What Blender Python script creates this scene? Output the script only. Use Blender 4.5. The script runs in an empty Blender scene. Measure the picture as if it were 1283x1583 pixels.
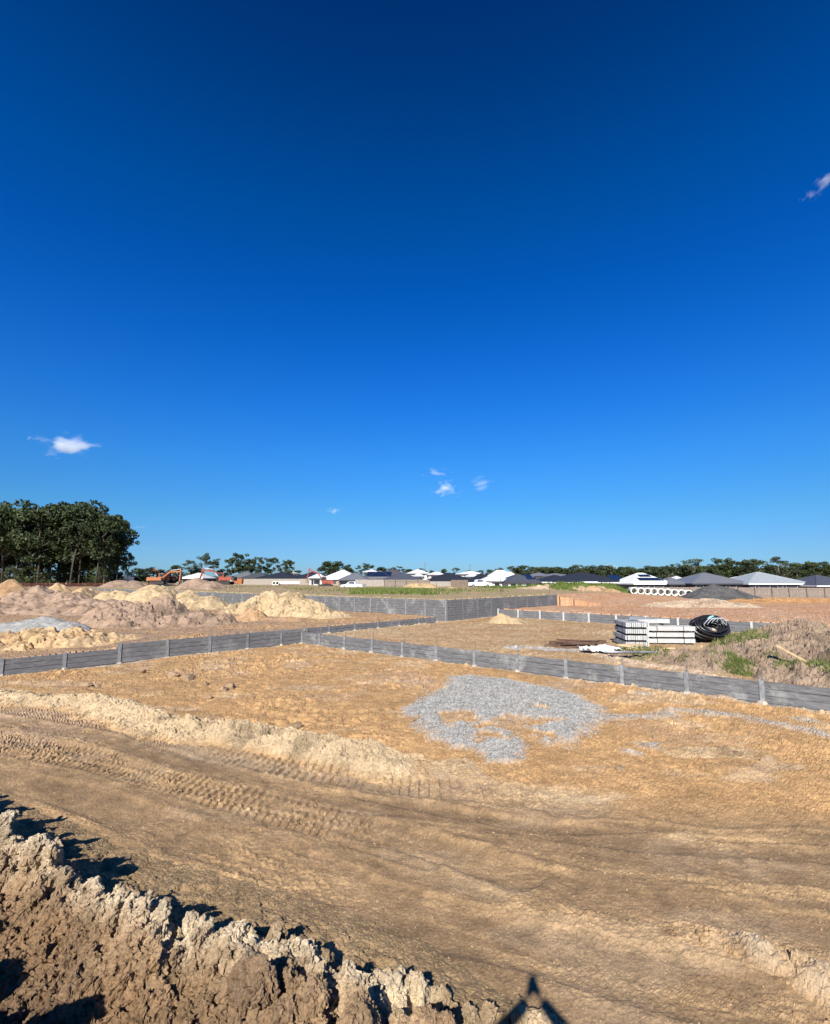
import bpy, math, random
import numpy as np
from mathutils import Vector, Matrix

# ------------------------------------------------------------------ camera, light, exposure
SC = bpy.context.scene
COL = SC.collection
H = 3.6                                   # eye height above the lower pad (z = 0)
FPX, CX, CY, YH = 770.0, 641.5, 791.5, 895.0
PITCH = math.atan((YH - CY) / FPX)
cam_data = bpy.data.cameras.new('camera')
cam_data.sensor_fit = 'HORIZONTAL'
cam_data.sensor_width = 36.0
cam_data.lens = 36.0 * FPX / 1283.0
cam_data.clip_start = 0.05
cam_data.clip_end = 9000
cam = bpy.data.objects.new('camera', cam_data)
cam.location = (0, 0, H)
cam.rotation_euler = (math.pi / 2 + PITCH, 0, 0)
COL.objects.link(cam)
SC.camera = cam

SUN_EL = math.radians(35.0)
SUN_AZ = math.radians(11.8)               # shadows run forward and this far to the right
sd = bpy.data.lights.new('sun', 'SUN')
sd.energy = 5.0
sd.angle = math.radians(0.53)
sd.color = (1.0, 0.95, 0.87)
sun = bpy.data.objects.new('sun', sd)
travel = Vector((math.sin(SUN_AZ) * math.cos(SUN_EL), math.cos(SUN_AZ) * math.cos(SUN_EL), -math.sin(SUN_EL)))
sun.rotation_euler = travel.to_track_quat('-Z', 'Y').to_euler()
sun.location = (-8, -30, 40)
COL.objects.link(sun)

world = bpy.data.worlds.new('World')
SC.world = world
world.use_nodes = True
wn, wl = world.node_tree.nodes, world.node_tree.links
wn.clear()
w_out = wn.new('ShaderNodeOutputWorld')
w_bg = wn.new('ShaderNodeBackground')
w_sky = wn.new('ShaderNodeTexSky')
w_sky.sky_type = 'NISHITA'
w_sky.sun_disc = False
w_sky.sun_elevation = SUN_EL
w_sky.sun_rotation = math.pi + SUN_AZ     # the sun stands behind the camera
w_sky.air_density = 1.0
w_sky.dust_density = 0.3
w_sky.ozone_density = 3.0
w_bg.inputs['Strength'].default_value = 0.058
# a deep, polarised sky: the sky texture graded by elevation
w_geo = wn.new('ShaderNodeTexCoord')
w_sep = wn.new('ShaderNodeSeparateXYZ')
w_ramp = wn.new('ShaderNodeValToRGB')
w_mul = wn.new('ShaderNodeMix'); w_mul.data_type = 'RGBA'; w_mul.blend_type = 'MULTIPLY'
w_mul.inputs['Factor'].default_value = 1.0
wl.new(w_geo.outputs['Generated'], w_sep.inputs[0])
wl.new(w_sep.outputs['Z'], w_ramp.inputs['Fac'])
SKY_RAMP = [(0.0, (0.36, 0.66, 1.16)), (0.064, (0.315, 0.63, 1.09)), (0.122, (0.26, 0.684, 1.076)), (0.224, (0.179, 0.726, 1.325)), (0.322, (0.095, 0.682, 1.485)), (0.424, (0.038, 0.613, 1.504)), (0.524, (0.011, 0.547, 1.41)), (0.609, (0.002, 0.518, 1.26)), (0.679, (0.002, 0.454, 1.109)), (0.737, (0.002, 0.368, 0.937)), (0.799, (0.002, 0.292, 0.791))]
el = w_ramp.color_ramp.elements
while len(el) > 1: el.remove(el[-1])
el[0].position = SKY_RAMP[0][0]; el[0].color = (*SKY_RAMP[0][1], 1)
for p, c in SKY_RAMP[1:]:
    e = el.new(p); e.color = (*c, 1)
wl.new(w_sky.outputs[0], w_mul.inputs['A'])
wl.new(w_ramp.outputs[0], w_mul.inputs['B'])
wl.new(w_mul.outputs['Result'], w_bg.inputs['Color'])
wl.new(w_bg.outputs[0], w_out.inputs['Surface'])

SC.view_settings.view_transform = 'Standard'
SC.view_settings.look = 'None'
SC.view_settings.exposure = 0.85
SC.view_settings.gamma = 1.0
SC.render.engine = 'CYCLES'
SC.cycles.max_bounces = 6
SC.cycles.volume_bounces = 3
SC.cycles.transparent_max_bounces = 12

# ------------------------------------------------------------------ small helpers
R = math.radians
sP, cP = math.sin(PITCH), math.cos(PITCH)

def ray(u, v):
    """direction (x right, y forward, z up) seen at a place in the photograph"""
    dx, dy = (u - CX), (v - CY)
    return dx, FPX * cP + dy * sP, -(dy * cP - FPX * sP)

def W(u, v, z=0.0):
    """point of the level z seen there"""
    dx, fy, uz = ray(u, v)
    t = (z - H) / uz
    return np.array([dx * t, fy * t])

def at(u, v, Y):
    """point at distance Y"""
    dx, fy, uz = ray(u, v)
    t = Y / fy
    return Vector((dx * t, Y, H + uz * t))

def ZAT(v, Y):
    dx, fy, uz = ray(CX, v)
    return H + uz * Y / fy

def XAT(u, Y, v=900):
    dx, fy, uz = ray(u, v)
    return dx * Y / fy

def tag(o, label=None, cat=None, group=None, kind=None):
    if label: o['label'] = label
    if cat: o['category'] = cat
    if group: o['group'] = group
    if kind: o['kind'] = kind
    return o

def thing(name, label, cat, loc=(0, 0, 0), rz=0.0, group=None):
    o = bpy.data.objects.new(name, None)
    o.empty_display_size = 0.3
    COL.objects.link(o)
    o.location = loc
    o.rotation_euler = (0, 0, rz)
    return tag(o, label, cat, group)

def dup(o, parent=None):
    c = o.copy(); COL.objects.link(c)
    if parent is not None: c.parent = parent
    for ch in list(o.children): dup(ch, c)
    return c

class MB:
    def __init__(s): s.v = []; s.f = []
    def quad(s, a, b, c, d):
        n = len(s.v); s.v += [tuple(a), tuple(b), tuple(c), tuple(d)]; s.f.append((n, n + 1, n + 2, n + 3)); return s
    def tri(s, a, b, c):
        n = len(s.v); s.v += [tuple(a), tuple(b), tuple(c)]; s.f.append((n, n + 1, n + 2)); return s
    def poly(s, pts):
        n = len(s.v); s.v += [tuple(p) for p in pts]; s.f.append(tuple(range(n, n + len(pts)))); return s
    def box(s, c, d, rz=0.0, m=None, taper=1.0):
        hx, hy, hz = d[0] / 2, d[1] / 2, d[2] / 2
        n = len(s.v)
        cs, sn = math.cos(rz), math.sin(rz)
        for z, k in ((-hz, 1.0), (hz, taper)):
            for x, y in ((-hx, -hy), (hx, -hy), (hx, hy), (-hx, hy)):
                x2, y2 = x * k, y * k
                p = Vector((c[0] + x2 * cs - y2 * sn, c[1] + x2 * sn + y2 * cs, c[2] + z)) if m is None else Vector(c) + m @ Vector((x2, y2, z))
                s.v.append(tuple(p))
        for q in ((0, 3, 2, 1), (4, 5, 6, 7), (0, 1, 5, 4), (1, 2, 6, 5), (2, 3, 7, 6), (3, 0, 4, 7)):
            s.f.append(tuple(n + i for i in q))
        return s
    def bar(s, p0, p1, w, h, up=(0, 0, 1)):
        p0, p1 = Vector(p0), Vector(p1)
        d = p1 - p0; L = d.length; z = d.normalized()
        x = Vector(up).cross(z)
        if x.length < 1e-4: x = Vector((1, 0, 0)).cross(z)
        x.normalize(); y = z.cross(x)
        m = Matrix((x, y, z)).transposed()
        return s.box((p0 + p1) / 2, (w, h, L), m=m)
    def cyl(s, p0, p1, r0, r1=None, n=10, caps=True):
        r1 = r0 if r1 is None else r1
        p0, p1 = Vector(p0), Vector(p1)
        z = (p1 - p0).normalized()
        x = z.orthogonal().normalized(); y = z.cross(x)
        b = len(s.v)
        for p, r in ((p0, r0), (p1, r1)):
            for i in range(n):
                a = 2 * math.pi * i / n
                s.v.append(tuple(p + x * (r * math.cos(a)) + y * (r * math.sin(a))))
        for i in range(n):
            j = (i + 1) % n
            s.f.append((b + i, b + j, b + n + j, b + n + i))
        if caps:
            s.f.append(tuple(b + n - 1 - i for i in range(n)))
            s.f.append(tuple(b + n + i for i in range(n)))
        return s
    def tube(s, pts, r, n=8, closed=False):
        pts = [Vector(p) for p in pts]
        rs = r if isinstance(r, (list, tuple)) else [r] * len(pts)
        b = len(s.v); N = len(pts)
        prev = None
        for i, p in enumerate(pts):
            t = (pts[(i + 1) % N] - pts[i - 1]) if closed else (pts[min(i + 1, N - 1)] - pts[max(i - 1, 0)])
            t.normalize()
            x = t.orthogonal() if prev is None else prev - t * prev.dot(t)
            x.normalize(); prev = x
            y = t.cross(x)
            for k in range(n):
                a = 2 * math.pi * k / n
                s.v.append(tuple(p + (x * math.cos(a) + y * math.sin(a)) * rs[i]))
        for i in range(N if closed else N - 1):
            i2 = (i + 1) % N
            for k in range(n):
                k2 = (k + 1) % n
                s.f.append((b + i * n + k, b + i * n + k2, b + i2 * n + k2, b + i2 * n + k))
        if not closed:
            s.f.append(tuple(b + n - 1 - k for k in range(n)))
            s.f.append(tuple(b + (N - 1) * n + k for k in range(n)))
        return s
    def build(s, name, mat, parent=None, loc=None, rz=None, smooth=False):
        me = bpy.data.meshes.new(name)
        me.from_pydata(s.v, [], s.f)
        if smooth:
            me.polygons.foreach_set('use_smooth', [True] * len(me.polygons))
        me.materials.append(mat)
        o = bpy.data.objects.new(name, me)
        COL.objects.link(o)
        if parent is not None: o.parent = parent
        if loc is not None: o.location = loc
        if rz is not None: o.rotation_euler = (0, 0, rz)
        return o

def mesh_arrays(name, verts, quads, mat, colors=None, smooth=True, parent=None):
    """a big mesh out of numpy arrays; colors: per vertex earth colour"""
    me = bpy.data.meshes.new(name)
    nv, nf, k = len(verts), len(quads), quads.shape[1]
    me.vertices.add(nv); me.loops.add(nf * k); me.polygons.add(nf)
    me.vertices.foreach_set('co', np.ascontiguousarray(verts, dtype=np.float32).ravel())
    me.loops.foreach_set('vertex_index', np.ascontiguousarray(quads, dtype=np.int32).ravel())
    me.polygons.foreach_set('loop_start', np.arange(0, nf * k, k, dtype=np.int32))
    me.polygons.foreach_set('loop_total', np.full(nf, k, dtype=np.int32))
    me.polygons.foreach_set('use_smooth', np.full(nf, smooth, dtype=bool))
    if colors is not None:
        ca = me.color_attributes.new('Earth', 'FLOAT_COLOR', 'POINT')
        c4 = np.ones((nv, 4), dtype=np.float32); c4[:, :3] = colors
        ca.data.foreach_set('color', c4.ravel())
    me.update(calc_edges=True)
    me.materials.append(mat)
    o = bpy.data.objects.new(name, me)
    COL.objects.link(o)
    if parent is not None: o.parent = parent
    return o

# ------------------------------------------------------------------ numpy noise
def _hash(ix, iy, seed):
    h = (ix.astype(np.int64) * 374761393 + iy.astype(np.int64) * 668265263 + seed * 974634777) & 0xffffffff
    h = ((h ^ (h >> 13)) * 1274126177) & 0xffffffff
    h = ((h ^ (h >> 16)) * 2246822519) & 0xffffffff
    return ((h ^ (h >> 15)) & 0xffffff) / float(0xffffff)

def vnoise(x, y, seed=0):
    ix, iy = np.floor(x), np.floor(y)
    fx, fy = x - ix, y - iy
    ux, uy = fx * fx * fx * (fx * (fx * 6 - 15) + 10), fy * fy * fy * (fy * (fy * 6 - 15) + 10)
    a, b = _hash(ix, iy, seed), _hash(ix + 1, iy, seed)
    c, d = _hash(ix, iy + 1, seed), _hash(ix + 1, iy + 1, seed)
    return (a + (b - a) * ux + (c - a) * uy + (a - b - c + d) * ux * uy) * 2 - 1

def fbm(x, y, octv=4, seed=0, gain=0.5, lac=2.03):
    t = np.zeros_like(x); a = 1.0; n = 0.0
    for i in range(octv):
        t += a * vnoise(x, y, seed + i * 17); n += a
        x, y = x * lac * 0.9 - y * lac * 0.436 + 3.1, x * lac * 0.436 + y * lac * 0.9 + 1.7
        a *= gain
    return t / n

def worley(x, y, seed=0):
    ix, iy = np.floor(x), np.floor(y)
    f1 = np.full(x.shape, 9.0); f2 = np.full(x.shape, 9.0); cid = np.zeros(x.shape)
    for dx in (-1, 0, 1):
        for dy in (-1, 0, 1):
            cx, cy = ix + dx, iy + dy
            px, py = cx + 0.5 + 0.9 * (_hash(cx, cy, seed) - 0.5), cy + 0.5 + 0.9 * (_hash(cx, cy, seed + 5) - 0.5)
            d = np.hypot(px - x, py - y)
            near = d < f1
            f2 = np.where(near, f1, np.minimum(f2, d))
            cid = np.where(near, _hash(cx, cy, seed + 9), cid)
            f1 = np.where(near, d, f1)
    return f1, f2, cid

def vnoise3(x, y, z, seed=0):
    ix, iy, iz = np.floor(x), np.floor(y), np.floor(z)
    fx, fy, fz = x - ix, y - iy, z - iz
    ux, uy, uz = fx * fx * (3 - 2 * fx), fy * fy * (3 - 2 * fy), fz * fz * (3 - 2 * fz)
    def lay(k):
        q = iz + k
        a, b = _hash(ix + q * 57, iy + q * 113, seed), _hash(ix + 1 + q * 57, iy + q * 113, seed)
        c, d = _hash(ix + q * 57, iy + 1 + q * 113, seed), _hash(ix + 1 + q * 57, iy + 1 + q * 113, seed)
        return a + (b - a) * ux + (c - a) * uy + (a - b - c + d) * ux * uy
    l0, l1 = lay(0), lay(1)
    return (l0 + (l1 - l0) * uz) * 2 - 1

def fbm3(x, y, z, octv=3, seed=0, gain=0.55):
    t = np.zeros_like(x); a = 1.0; n = 0.0
    for i in range(octv):
        t += a * vnoise3(x, y, z, seed + i * 19); n += a
        x, y, z = x * 2.07 + 1.3, y * 2.07 + 5.1, z * 2.07 + 2.7; a *= gain
    return t / n

def facets(x, y, seed=0):
    """broken pieces: every cell a tilted facet; returns facet height (about -0.5..0.5), gap distance, cell id"""
    ix, iy = np.floor(x), np.floor(y)
    f1 = np.full(x.shape, 9.0); f2 = np.full(x.shape, 9.0); cid = np.zeros(x.shape); tx = np.zeros(x.shape); ty = np.zeros(x.shape); ox = np.zeros(x.shape); oy = np.zeros(x.shape)
    for dx in (-1, 0, 1):
        for dy in (-1, 0, 1):
            cx, cy = ix + dx, iy + dy
            px, py = cx + 0.5 + 0.95 * (_hash(cx, cy, seed) - 0.5), cy + 0.5 + 0.95 * (_hash(cx, cy, seed + 5) - 0.5)
            d = np.hypot(px - x, py - y)
            near = d < f1
            f2 = np.where(near, f1, np.minimum(f2, d))
            cid = np.where(near, _hash(cx, cy, seed + 9), cid)
            tx = np.where(near, _hash(cx, cy, seed + 13) - 0.5, tx); ty = np.where(near, _hash(cx, cy, seed + 17) - 0.5, ty)
            ox = np.where(near, x - px, ox); oy = np.where(near, y - py, oy)
            f1 = np.where(near, d, f1)
    return (cid - 0.5) * 0.8 + 1.5 * (tx * ox + ty * oy) - 0.25 * f1 * f1, f2 - f1, cid

def sstep(a, b, x):
    t = np.clip((x - a) / (b - a), 0, 1)
    return t * t * (3 - 2 * t)

def inpoly(x, y, poly):
    r = np.zeros(x.shape, bool)
    n = len(poly)
    for i in range(n):
        (x0, y0), (x1, y1) = poly[i], poly[(i + 1) % n]
        c = (y0 > y) != (y1 > y)
        r ^= c & (x < (x1 - x0) * (y - y0) / ((y1 - y0) if abs(y1 - y0) > 1e-9 else 1e-9) + x0)
    return r

def polydist(x, y, pts):
    """distance to a polyline, length run along it, and signed side (left +)"""
    best = np.full(x.shape, 1e9); run = np.zeros(x.shape); side = np.zeros(x.shape)
    acc = 0.0
    for (x0, y0), (x1, y1) in zip(pts[:-1], pts[1:]):
        dx, dy = x1 - x0, y1 - y0
        L = math.hypot(dx, dy)
        t = np.clip(((x - x0) * dx + (y - y0) * dy) / (L * L), 0, 1)
        d = np.hypot(x - x0 - t * dx, y - y0 - t * dy)
        m = d < best
        best = np.where(m, d, best); run = np.where(m, acc + t * L, run)
        side = np.where(m, np.sign((y - y0) * dx - (x - x0) * dy), side)
        acc += L
    return best, run, side

# ------------------------------------------------------------------ materials
def new_mat(name):
    m = bpy.data.materials.new(name)
    m.use_nodes = True
    nt = m.node_tree
    return m, nt.nodes, nt.links, nt.nodes['Principled BSDF']

def mat(name, base, rough=0.7, var=0.15, scale=3.0, bump=0.0, bscale=30.0, metal=0.0, spec=0.3, stretch=(1, 1, 1), stain=None, stain_amt=0.0, stain_scale=1.0):
    """a plain surface broken up by noise, in world space"""
    m, n, l, p = new_mat(name)
    geo = n.new('ShaderNodeNewGeometry')
    mp = n.new('ShaderNodeMapping'); mp.inputs['Scale'].default_value = stretch
    l.new(geo.outputs['Position'], mp.inputs['Vector'])
    tx = n.new('ShaderNodeTexNoise'); tx.inputs['Scale'].default_value = scale; tx.inputs['Detail'].default_value = 8; tx.inputs['Roughness'].default_value = 0.62
    l.new(mp.outputs[0], tx.inputs['Vector'])
    rp = n.new('ShaderNodeValToRGB')
    a, b = rp.color_ramp.elements
    a.position, b.position = 0.3, 0.7
    a.color = (*[c * (1 - var) for c in base], 1); b.color = (*[min(1, c * (1 + var)) for c in base], 1)
    l.new(tx.outputs['Fac'], rp.inputs['Fac'])
    col = rp.outputs[0]
    if stain:
        t2 = n.new('ShaderNodeTexNoise'); t2.inputs['Scale'].default_value = stain_scale; t2.inputs['Detail'].default_value = 9; t2.inputs['Roughness'].default_value = 0.7
        l.new(geo.outputs['Position'], t2.inputs['Vector'])
        r2 = n.new('ShaderNodeMapRange'); r2.inputs['From Min'].default_value = 0.52; r2.inputs['From Max'].default_value = 0.72
        r2.inputs['To Max'].default_value = stain_amt
        l.new(t2.outputs['Fac'], r2.inputs['Value'])
        mx = n.new('ShaderNodeMix'); mx.data_type = 'RGBA'
        l.new(r2.outputs[0], mx.inputs['Factor']); l.new(col, mx.inputs['A']); mx.inputs['B'].default_value = (*stain, 1)
        col = mx.outputs['Result']
    l.new(col, p.inputs['Base Color'])
    p.inputs['Roughness'].default_value = rough
    p.inputs['Metallic'].default_value = metal
    p.inputs['Specular IOR Level'].default_value = spec
    if bump > 0:
        bt = n.new('ShaderNodeTexNoise'); bt.inputs['Scale'].default_value = bscale; bt.inputs['Detail'].default_value = 6
        l.new(mp.outputs[0], bt.inputs['Vector'])
        bp = n.new('ShaderNodeBump'); bp.inputs['Strength'].default_value = bump; bp.inputs['Distance'].default_value = 0.02
        l.new(bt.outputs['Fac'], bp.inputs['Height']); l.new(bp.outputs[0], p.inputs['Normal'])
    return m

def earth_mat(name, bump=0.5, dist=0.02, bscale=25.0, var=0.22):
    """soil coloured by the mesh's earth-colour attribute, with grain and crumbs"""
    m, n, l, p = new_mat(name)
    geo = n.new('ShaderNodeNewGeometry')
    at_ = n.new('ShaderNodeAttribute'); at_.attribute_name = 'Earth'
    t1 = n.new('ShaderNodeTexNoise'); t1.inputs['Scale'].default_value = 2.3; t1.inputs['Detail'].default_value = 10; t1.inputs['Roughness'].default_value = 0.68
    t2 = n.new('ShaderNodeTexNoise'); t2.inputs['Scale'].default_value = 38; t2.inputs['Detail'].default_value = 5; t2.inputs['Roughness'].default_value = 0.7
    for t in (t1, t2): l.new(geo.outputs['Position'], t.inputs['Vector'])
    m1 = n.new('ShaderNodeMapRange'); m1.inputs['From Min'].default_value = 0.3; m1.inputs['From Max'].default_value = 0.7
    m1.inputs['To Min'].default_value = 0.80 * (1 - var); m1.inputs['To Max'].default_value = 0.80 * (1 + var)
    m2 = n.new('ShaderNodeMapRange'); m2.inputs['From Min'].default_value = 0.3; m2.inputs['From Max'].default_value = 0.7
    m2.inputs['To Min'].default_value = 1 - var * 0.8; m2.inputs['To Max'].default_value = 1 + var * 0.8
    l.new(t1.outputs['Fac'], m1.inputs['Value']); l.new(t2.outputs['Fac'], m2.inputs['Value'])
    mm = n.new('ShaderNodeMath'); mm.operation = 'MULTIPLY'
    l.new(m1.outputs[0], mm.inputs[0]); l.new(m2.outputs[0], mm.inputs[1])
    vs = n.new('ShaderNodeVectorMath'); vs.operation = 'SCALE'
    l.new(at_.outputs['Color'], vs.inputs[0]); l.new(mm.outputs[0], vs.inputs['Scale'])
    l.new(vs.outputs[0], p.inputs['Base Color'])
    p.inputs['Roughness'].default_value = 0.95
    p.inputs['Specular IOR Level'].default_value = 0.12
    bt = n.new('ShaderNodeTexNoise'); bt.inputs['Scale'].default_value = bscale; bt.inputs['Detail'].default_value = 8; bt.inputs['Roughness'].default_value = 0.72
    l.new(geo.outputs['Position'], bt.inputs['Vector'])
    bp = n.new('ShaderNodeBump'); bp.inputs['Strength'].default_value = bump; bp.inputs['Distance'].default_value = dist
    l.new(bt.outputs['Fac'], bp.inputs['Height']); l.new(bp.outputs[0], p.inputs['Normal'])
    return m

M_ground = earth_mat('soil', 0.7, 0.012, 60)
M_clay = earth_mat('broken_clay', 1.0, 0.03, 32, 0.2)
M_heap = earth_mat('tipped_soil', 0.9, 0.06, 9, 0.2)
OCHRE = np.array((0.45, 0.272, 0.124)); OCHRE2 = np.array((0.50, 0.30, 0.135)); ROAD = np.array((0.245, 0.16, 0.088)); ROADL = np.array((0.44, 0.29, 0.15))
CREAM = np.array((0.53, 0.40, 0.245)); YELLOW = np.array((0.50, 0.36, 0.19)); PINK = np.array((0.40, 0.275, 0.185)); MAUVE = np.array((0.27, 0.195, 0.145))
GREYG = np.array((0.36, 0.35, 0.325)); RED = np.array((0.47, 0.225, 0.09)); BROWN = np.array((0.27, 0.18, 0.115)); PALE = np.array((0.56, 0.44, 0.30))
GREENISH = np.array((0.10, 0.125, 0.03)); DRYGRASS = np.array((0.26, 0.22, 0.09))

# ------------------------------------------------------------------ the lots: wall lines and levels
def unit(v): return v / np.hypot(v[0], v[1])
Cc = W(466, 994, 0.0); A0 = W(3, 1044.5, 0.0); B1 = W(1179, 1085.7, 0.0); Ee = W(866, 934, 1.0)
a_dir = unit(Ee - Cc); b_dir = unit(B1 - Cc); l_dir = unit(A0 - Cc)
def on_line(P, d, u):
    """where the line P + t d passes under the picture column u"""
    k = (u - CX) / (FPX / cP + 8)
    t = (k * P[1] - P[0]) / (d[0] - k * d[1])
    return P + d * t
Dd = on_line(Cc, a_dir, 690.6); Gg = on_line(Cc, a_dir, 767.0)
d4 = unit(W(1185, 979, 0.42) - Gg)
d5 = -b_dir
nA = np.array((a_dir[1], -a_dir[0])); nL = np.array((-l_dir[1], l_dir[0]))
n2 = np.array((-b_dir[1], b_dir[0])); n4 = np.array((-d4[1], d4[0])); n5 = n2
L_CE = float(np.hypot(*(Ee - Cc)))

def base_height(x, y):
    x = np.asarray(x, float); y = np.asarray(y, float)
    mg = 0.10 + 0.0009 * np.clip(y, 0, 60) ** 2 * 0.55
    pa = (x - Cc[0]) * a_dir[0] + (y - Cc[1]) * a_dir[1]
    rA = (x - Cc[0]) * nA[0] + (y - Cc[1]) * nA[1]
    rL = (x - Cc[0]) * nL[0] + (y - Cc[1]) * nL[1]
    s2 = (x - Cc[0]) * n2[0] + (y - Cc[1]) * n2[1]
    s4 = (x - Gg[0]) * n4[0] + (y - Gg[1]) * n4[1]
    s5 = (x - Dd[0]) * n5[0] + (y - Dd[1]) * n5[1]
    r = np.where(s2 > 0, rA, rL)
    zL = 0.55 + 0.17 * sstep(18, 26, y) + 1.3 * sstep(60, 95, y)
    z2 = np.full(x.shape, 0.42)
    z3 = 1.0 - 0.7 * sstep(42, 85, y)
    z5 = 2.0 - 1.5 * sstep(14, 48, x) * sstep(48, 95, y)
    left = r < -mg
    z = np.where(left, np.where(s5 > mg, z5, zL), np.where(s4 > mg, z3, np.where(s2 > mg, z2, 0.0)))
    past = pa > L_CE
    bl = sstep(7, -3, rA)
    z = np.where(past, z3 * (1 - bl) + z5 * bl, z)
    z = z * (1 - sstep(300, 900, y))
    zone = np.where(left, np.where(s5 > mg, 5, 1), np.where(s4 > mg, 3, np.where(s2 > mg, 2, 0)))
    return z, zone, s2, rL, s4, rA

def ground_z(x, y):
    return float(base_height(np.array([x]), np.array([y]))[0][0])

def pix(pts, z=0.0): return [tuple(W(u, v, z)) for u, v in pts]

# ruts and bands along the haul track: (line in the photograph, half width, depth, cleat size, cleat depth)
RUTS = [
    (pix([(-160, 1066), (0, 1090), (200, 1122), (330, 1162), (460, 1186), (600, 1208), (760, 1222), (900, 1240)]), 0.50, 0.05, 0.17, 0.044),
    (pix([(-160, 1100), (0, 1140), (150, 1168), (260, 1202), (400, 1232), (520, 1262), (640, 1298), (800, 1345)]), 0.36, 0.04, 0.16, 0.040),
    (pix([(-160, 1128), (0, 1158), (150, 1186), (240, 1212), (380, 1250), (520, 1286), (660, 1330)]), 0.22, 0.03, 0.15, 0.035),
    (pix([(-100, 1100), (0, 1112), (130, 1132), (300, 1180), (470, 1226), (700, 1262), (1000, 1300), (1420, 1330)]), 0.34, 0.07, 0, 0),
    (pix([(-100, 1180), (0, 1200), (120, 1232), (300, 1296), (480, 1346), (700, 1425), (1000, 1505), (1300, 1600)]), 0.42, 0.07, 0, 0),
    (pix([(560, 1225), (720, 1256), (850, 1278), (1000, 1276), (1120, 1292), (1400, 1300)]), 0.18, 0.06, 0, 0),
    (pix([(600, 1280), (800, 1350), (1000, 1400), (1283, 1440)]), 0.35, 0.05, 0, 0),
]
BANDS = [  # colour bands: line, half width, colour, strength
    (RUTS[3][0], 0.55, ROAD * 0.94, 0.85), (RUTS[4][0], 0.65, ROAD * 0.94, 0.9), (RUTS[5][0], 0.30, ROAD * 0.90, 0.8), (RUTS[6][0], 0.6, ROAD, 0.85),
    (pix([(500, 1225), (700, 1285), (900, 1330), (1283, 1385)]), 0.75, ROAD * 1.0, 0.8),
    (pix([(600, 1520), (900, 1545), (1283, 1640)]), 1.0, ROAD * 1.04, 0.8),
    (RUTS[0][0], 0.55, PALE * 0.86, 0.5), (RUTS[1][0], 0.4, ROADL * 0.95, 0.6),
    (pix([(560, 1185), (700, 1196), (900, 1235)]), 0.30, CREAM * 0.95, 0.7),
    (pix([(0, 1225), (200, 1258), (420, 1320), (620, 1390)]), 0.22, ROADL, 0.5),
    (pix([(700, 1370), (900, 1420), (1283, 1500)]), 0.45, ROADL * 1.05, 0.75),
]
GRAV = pix([(636, 1101), (646, 1085), (700, 1050), (735, 1045), (775, 1050), (850, 1066), (880, 1072), (925, 1092), (944, 1112), (925, 1122), (905, 1132),
            (880, 1147), (850, 1150), (820, 1150), (795, 1168), (765, 1172), (740, 1160), (700, 1150), (672, 1138), (645, 1125)])
GHOLES = [(pix([(703, 1111)])[0], 0.62, 0.42), (pix([(795, 1120)])[0], 0.9, 0.55), (pix([(752, 1140)])[0], 0.36, 0.28), (pix([(858, 1116)])[0], 0.45, 0.16), (pix([(818, 1136)])[0], 0.55, 0.3), (pix([(830, 1098)])[0], 0.5, 0.13)]
WASH = pix([(800, 1001), (850, 1003), (900, 1006), (960, 1004), (1000, 1010)], 0.42)
TRAIL = pix([(930, 1112), (980, 1110), (1040, 1100), (1090, 1101), (1150, 1108), (1200, 1122), (1283, 1138), (1400, 1160)])
GSPOTS = [(pix([(1005, 1152)])[0], 0.35), (pix([(975, 1162)])[0], 0.25), (pix([(997, 1072)])[0], 0.4), (pix([(1240, 1115)])[0], 0.5)]

def gravel_mask(x, y):
    nx, ny = x + 0.35 * fbm(x * 1.1, y * 1.1, 4, 71), y + 0.35 * fbm(x * 1.1, y * 1.1, 4, 72)
    ins = inpoly(nx, ny, GRAV).astype(float)
    d = polydist(nx, ny, GRAV + [GRAV[0]])[0]
    g = np.clip(0.55 + np.where(ins > 0, d, -d) / 0.6 + 0.34 * fbm(x * 3.1, y * 3.1, 3, 73), 0, 1)
    for (cx, cy), rx, ry in GHOLES:
        k = np.hypot((nx - cx) / rx, (ny - cy) / (ry * 1.7))
        g *= np.clip((k - 0.55 + 0.9 * fbm(x * 2.3, y * 2.3, 3, 74)) / 0.6, 0.24, 1)
    dt = polydist(nx, ny, TRAIL)[0]
    g = np.maximum(g, np.clip(0.95 - dt / 0.42 + 0.4 * fbm(x * 2, y * 2, 3, 75), 0, 1) * 0.7)
    for (cx, cy), rr in GSPOTS:
        g = np.maximum(g, np.clip(1 - np.hypot(nx - cx, ny - cy) / rr, 0, 1) * 0.75)
    return g

ROAD_EDGE = pix([(-400, 1060), (0, 1098), (200, 1120), (350, 1158), (470, 1180), (620, 1205), (760, 1222), (950, 1250), (1283, 1275), (1700, 1300)])

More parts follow.
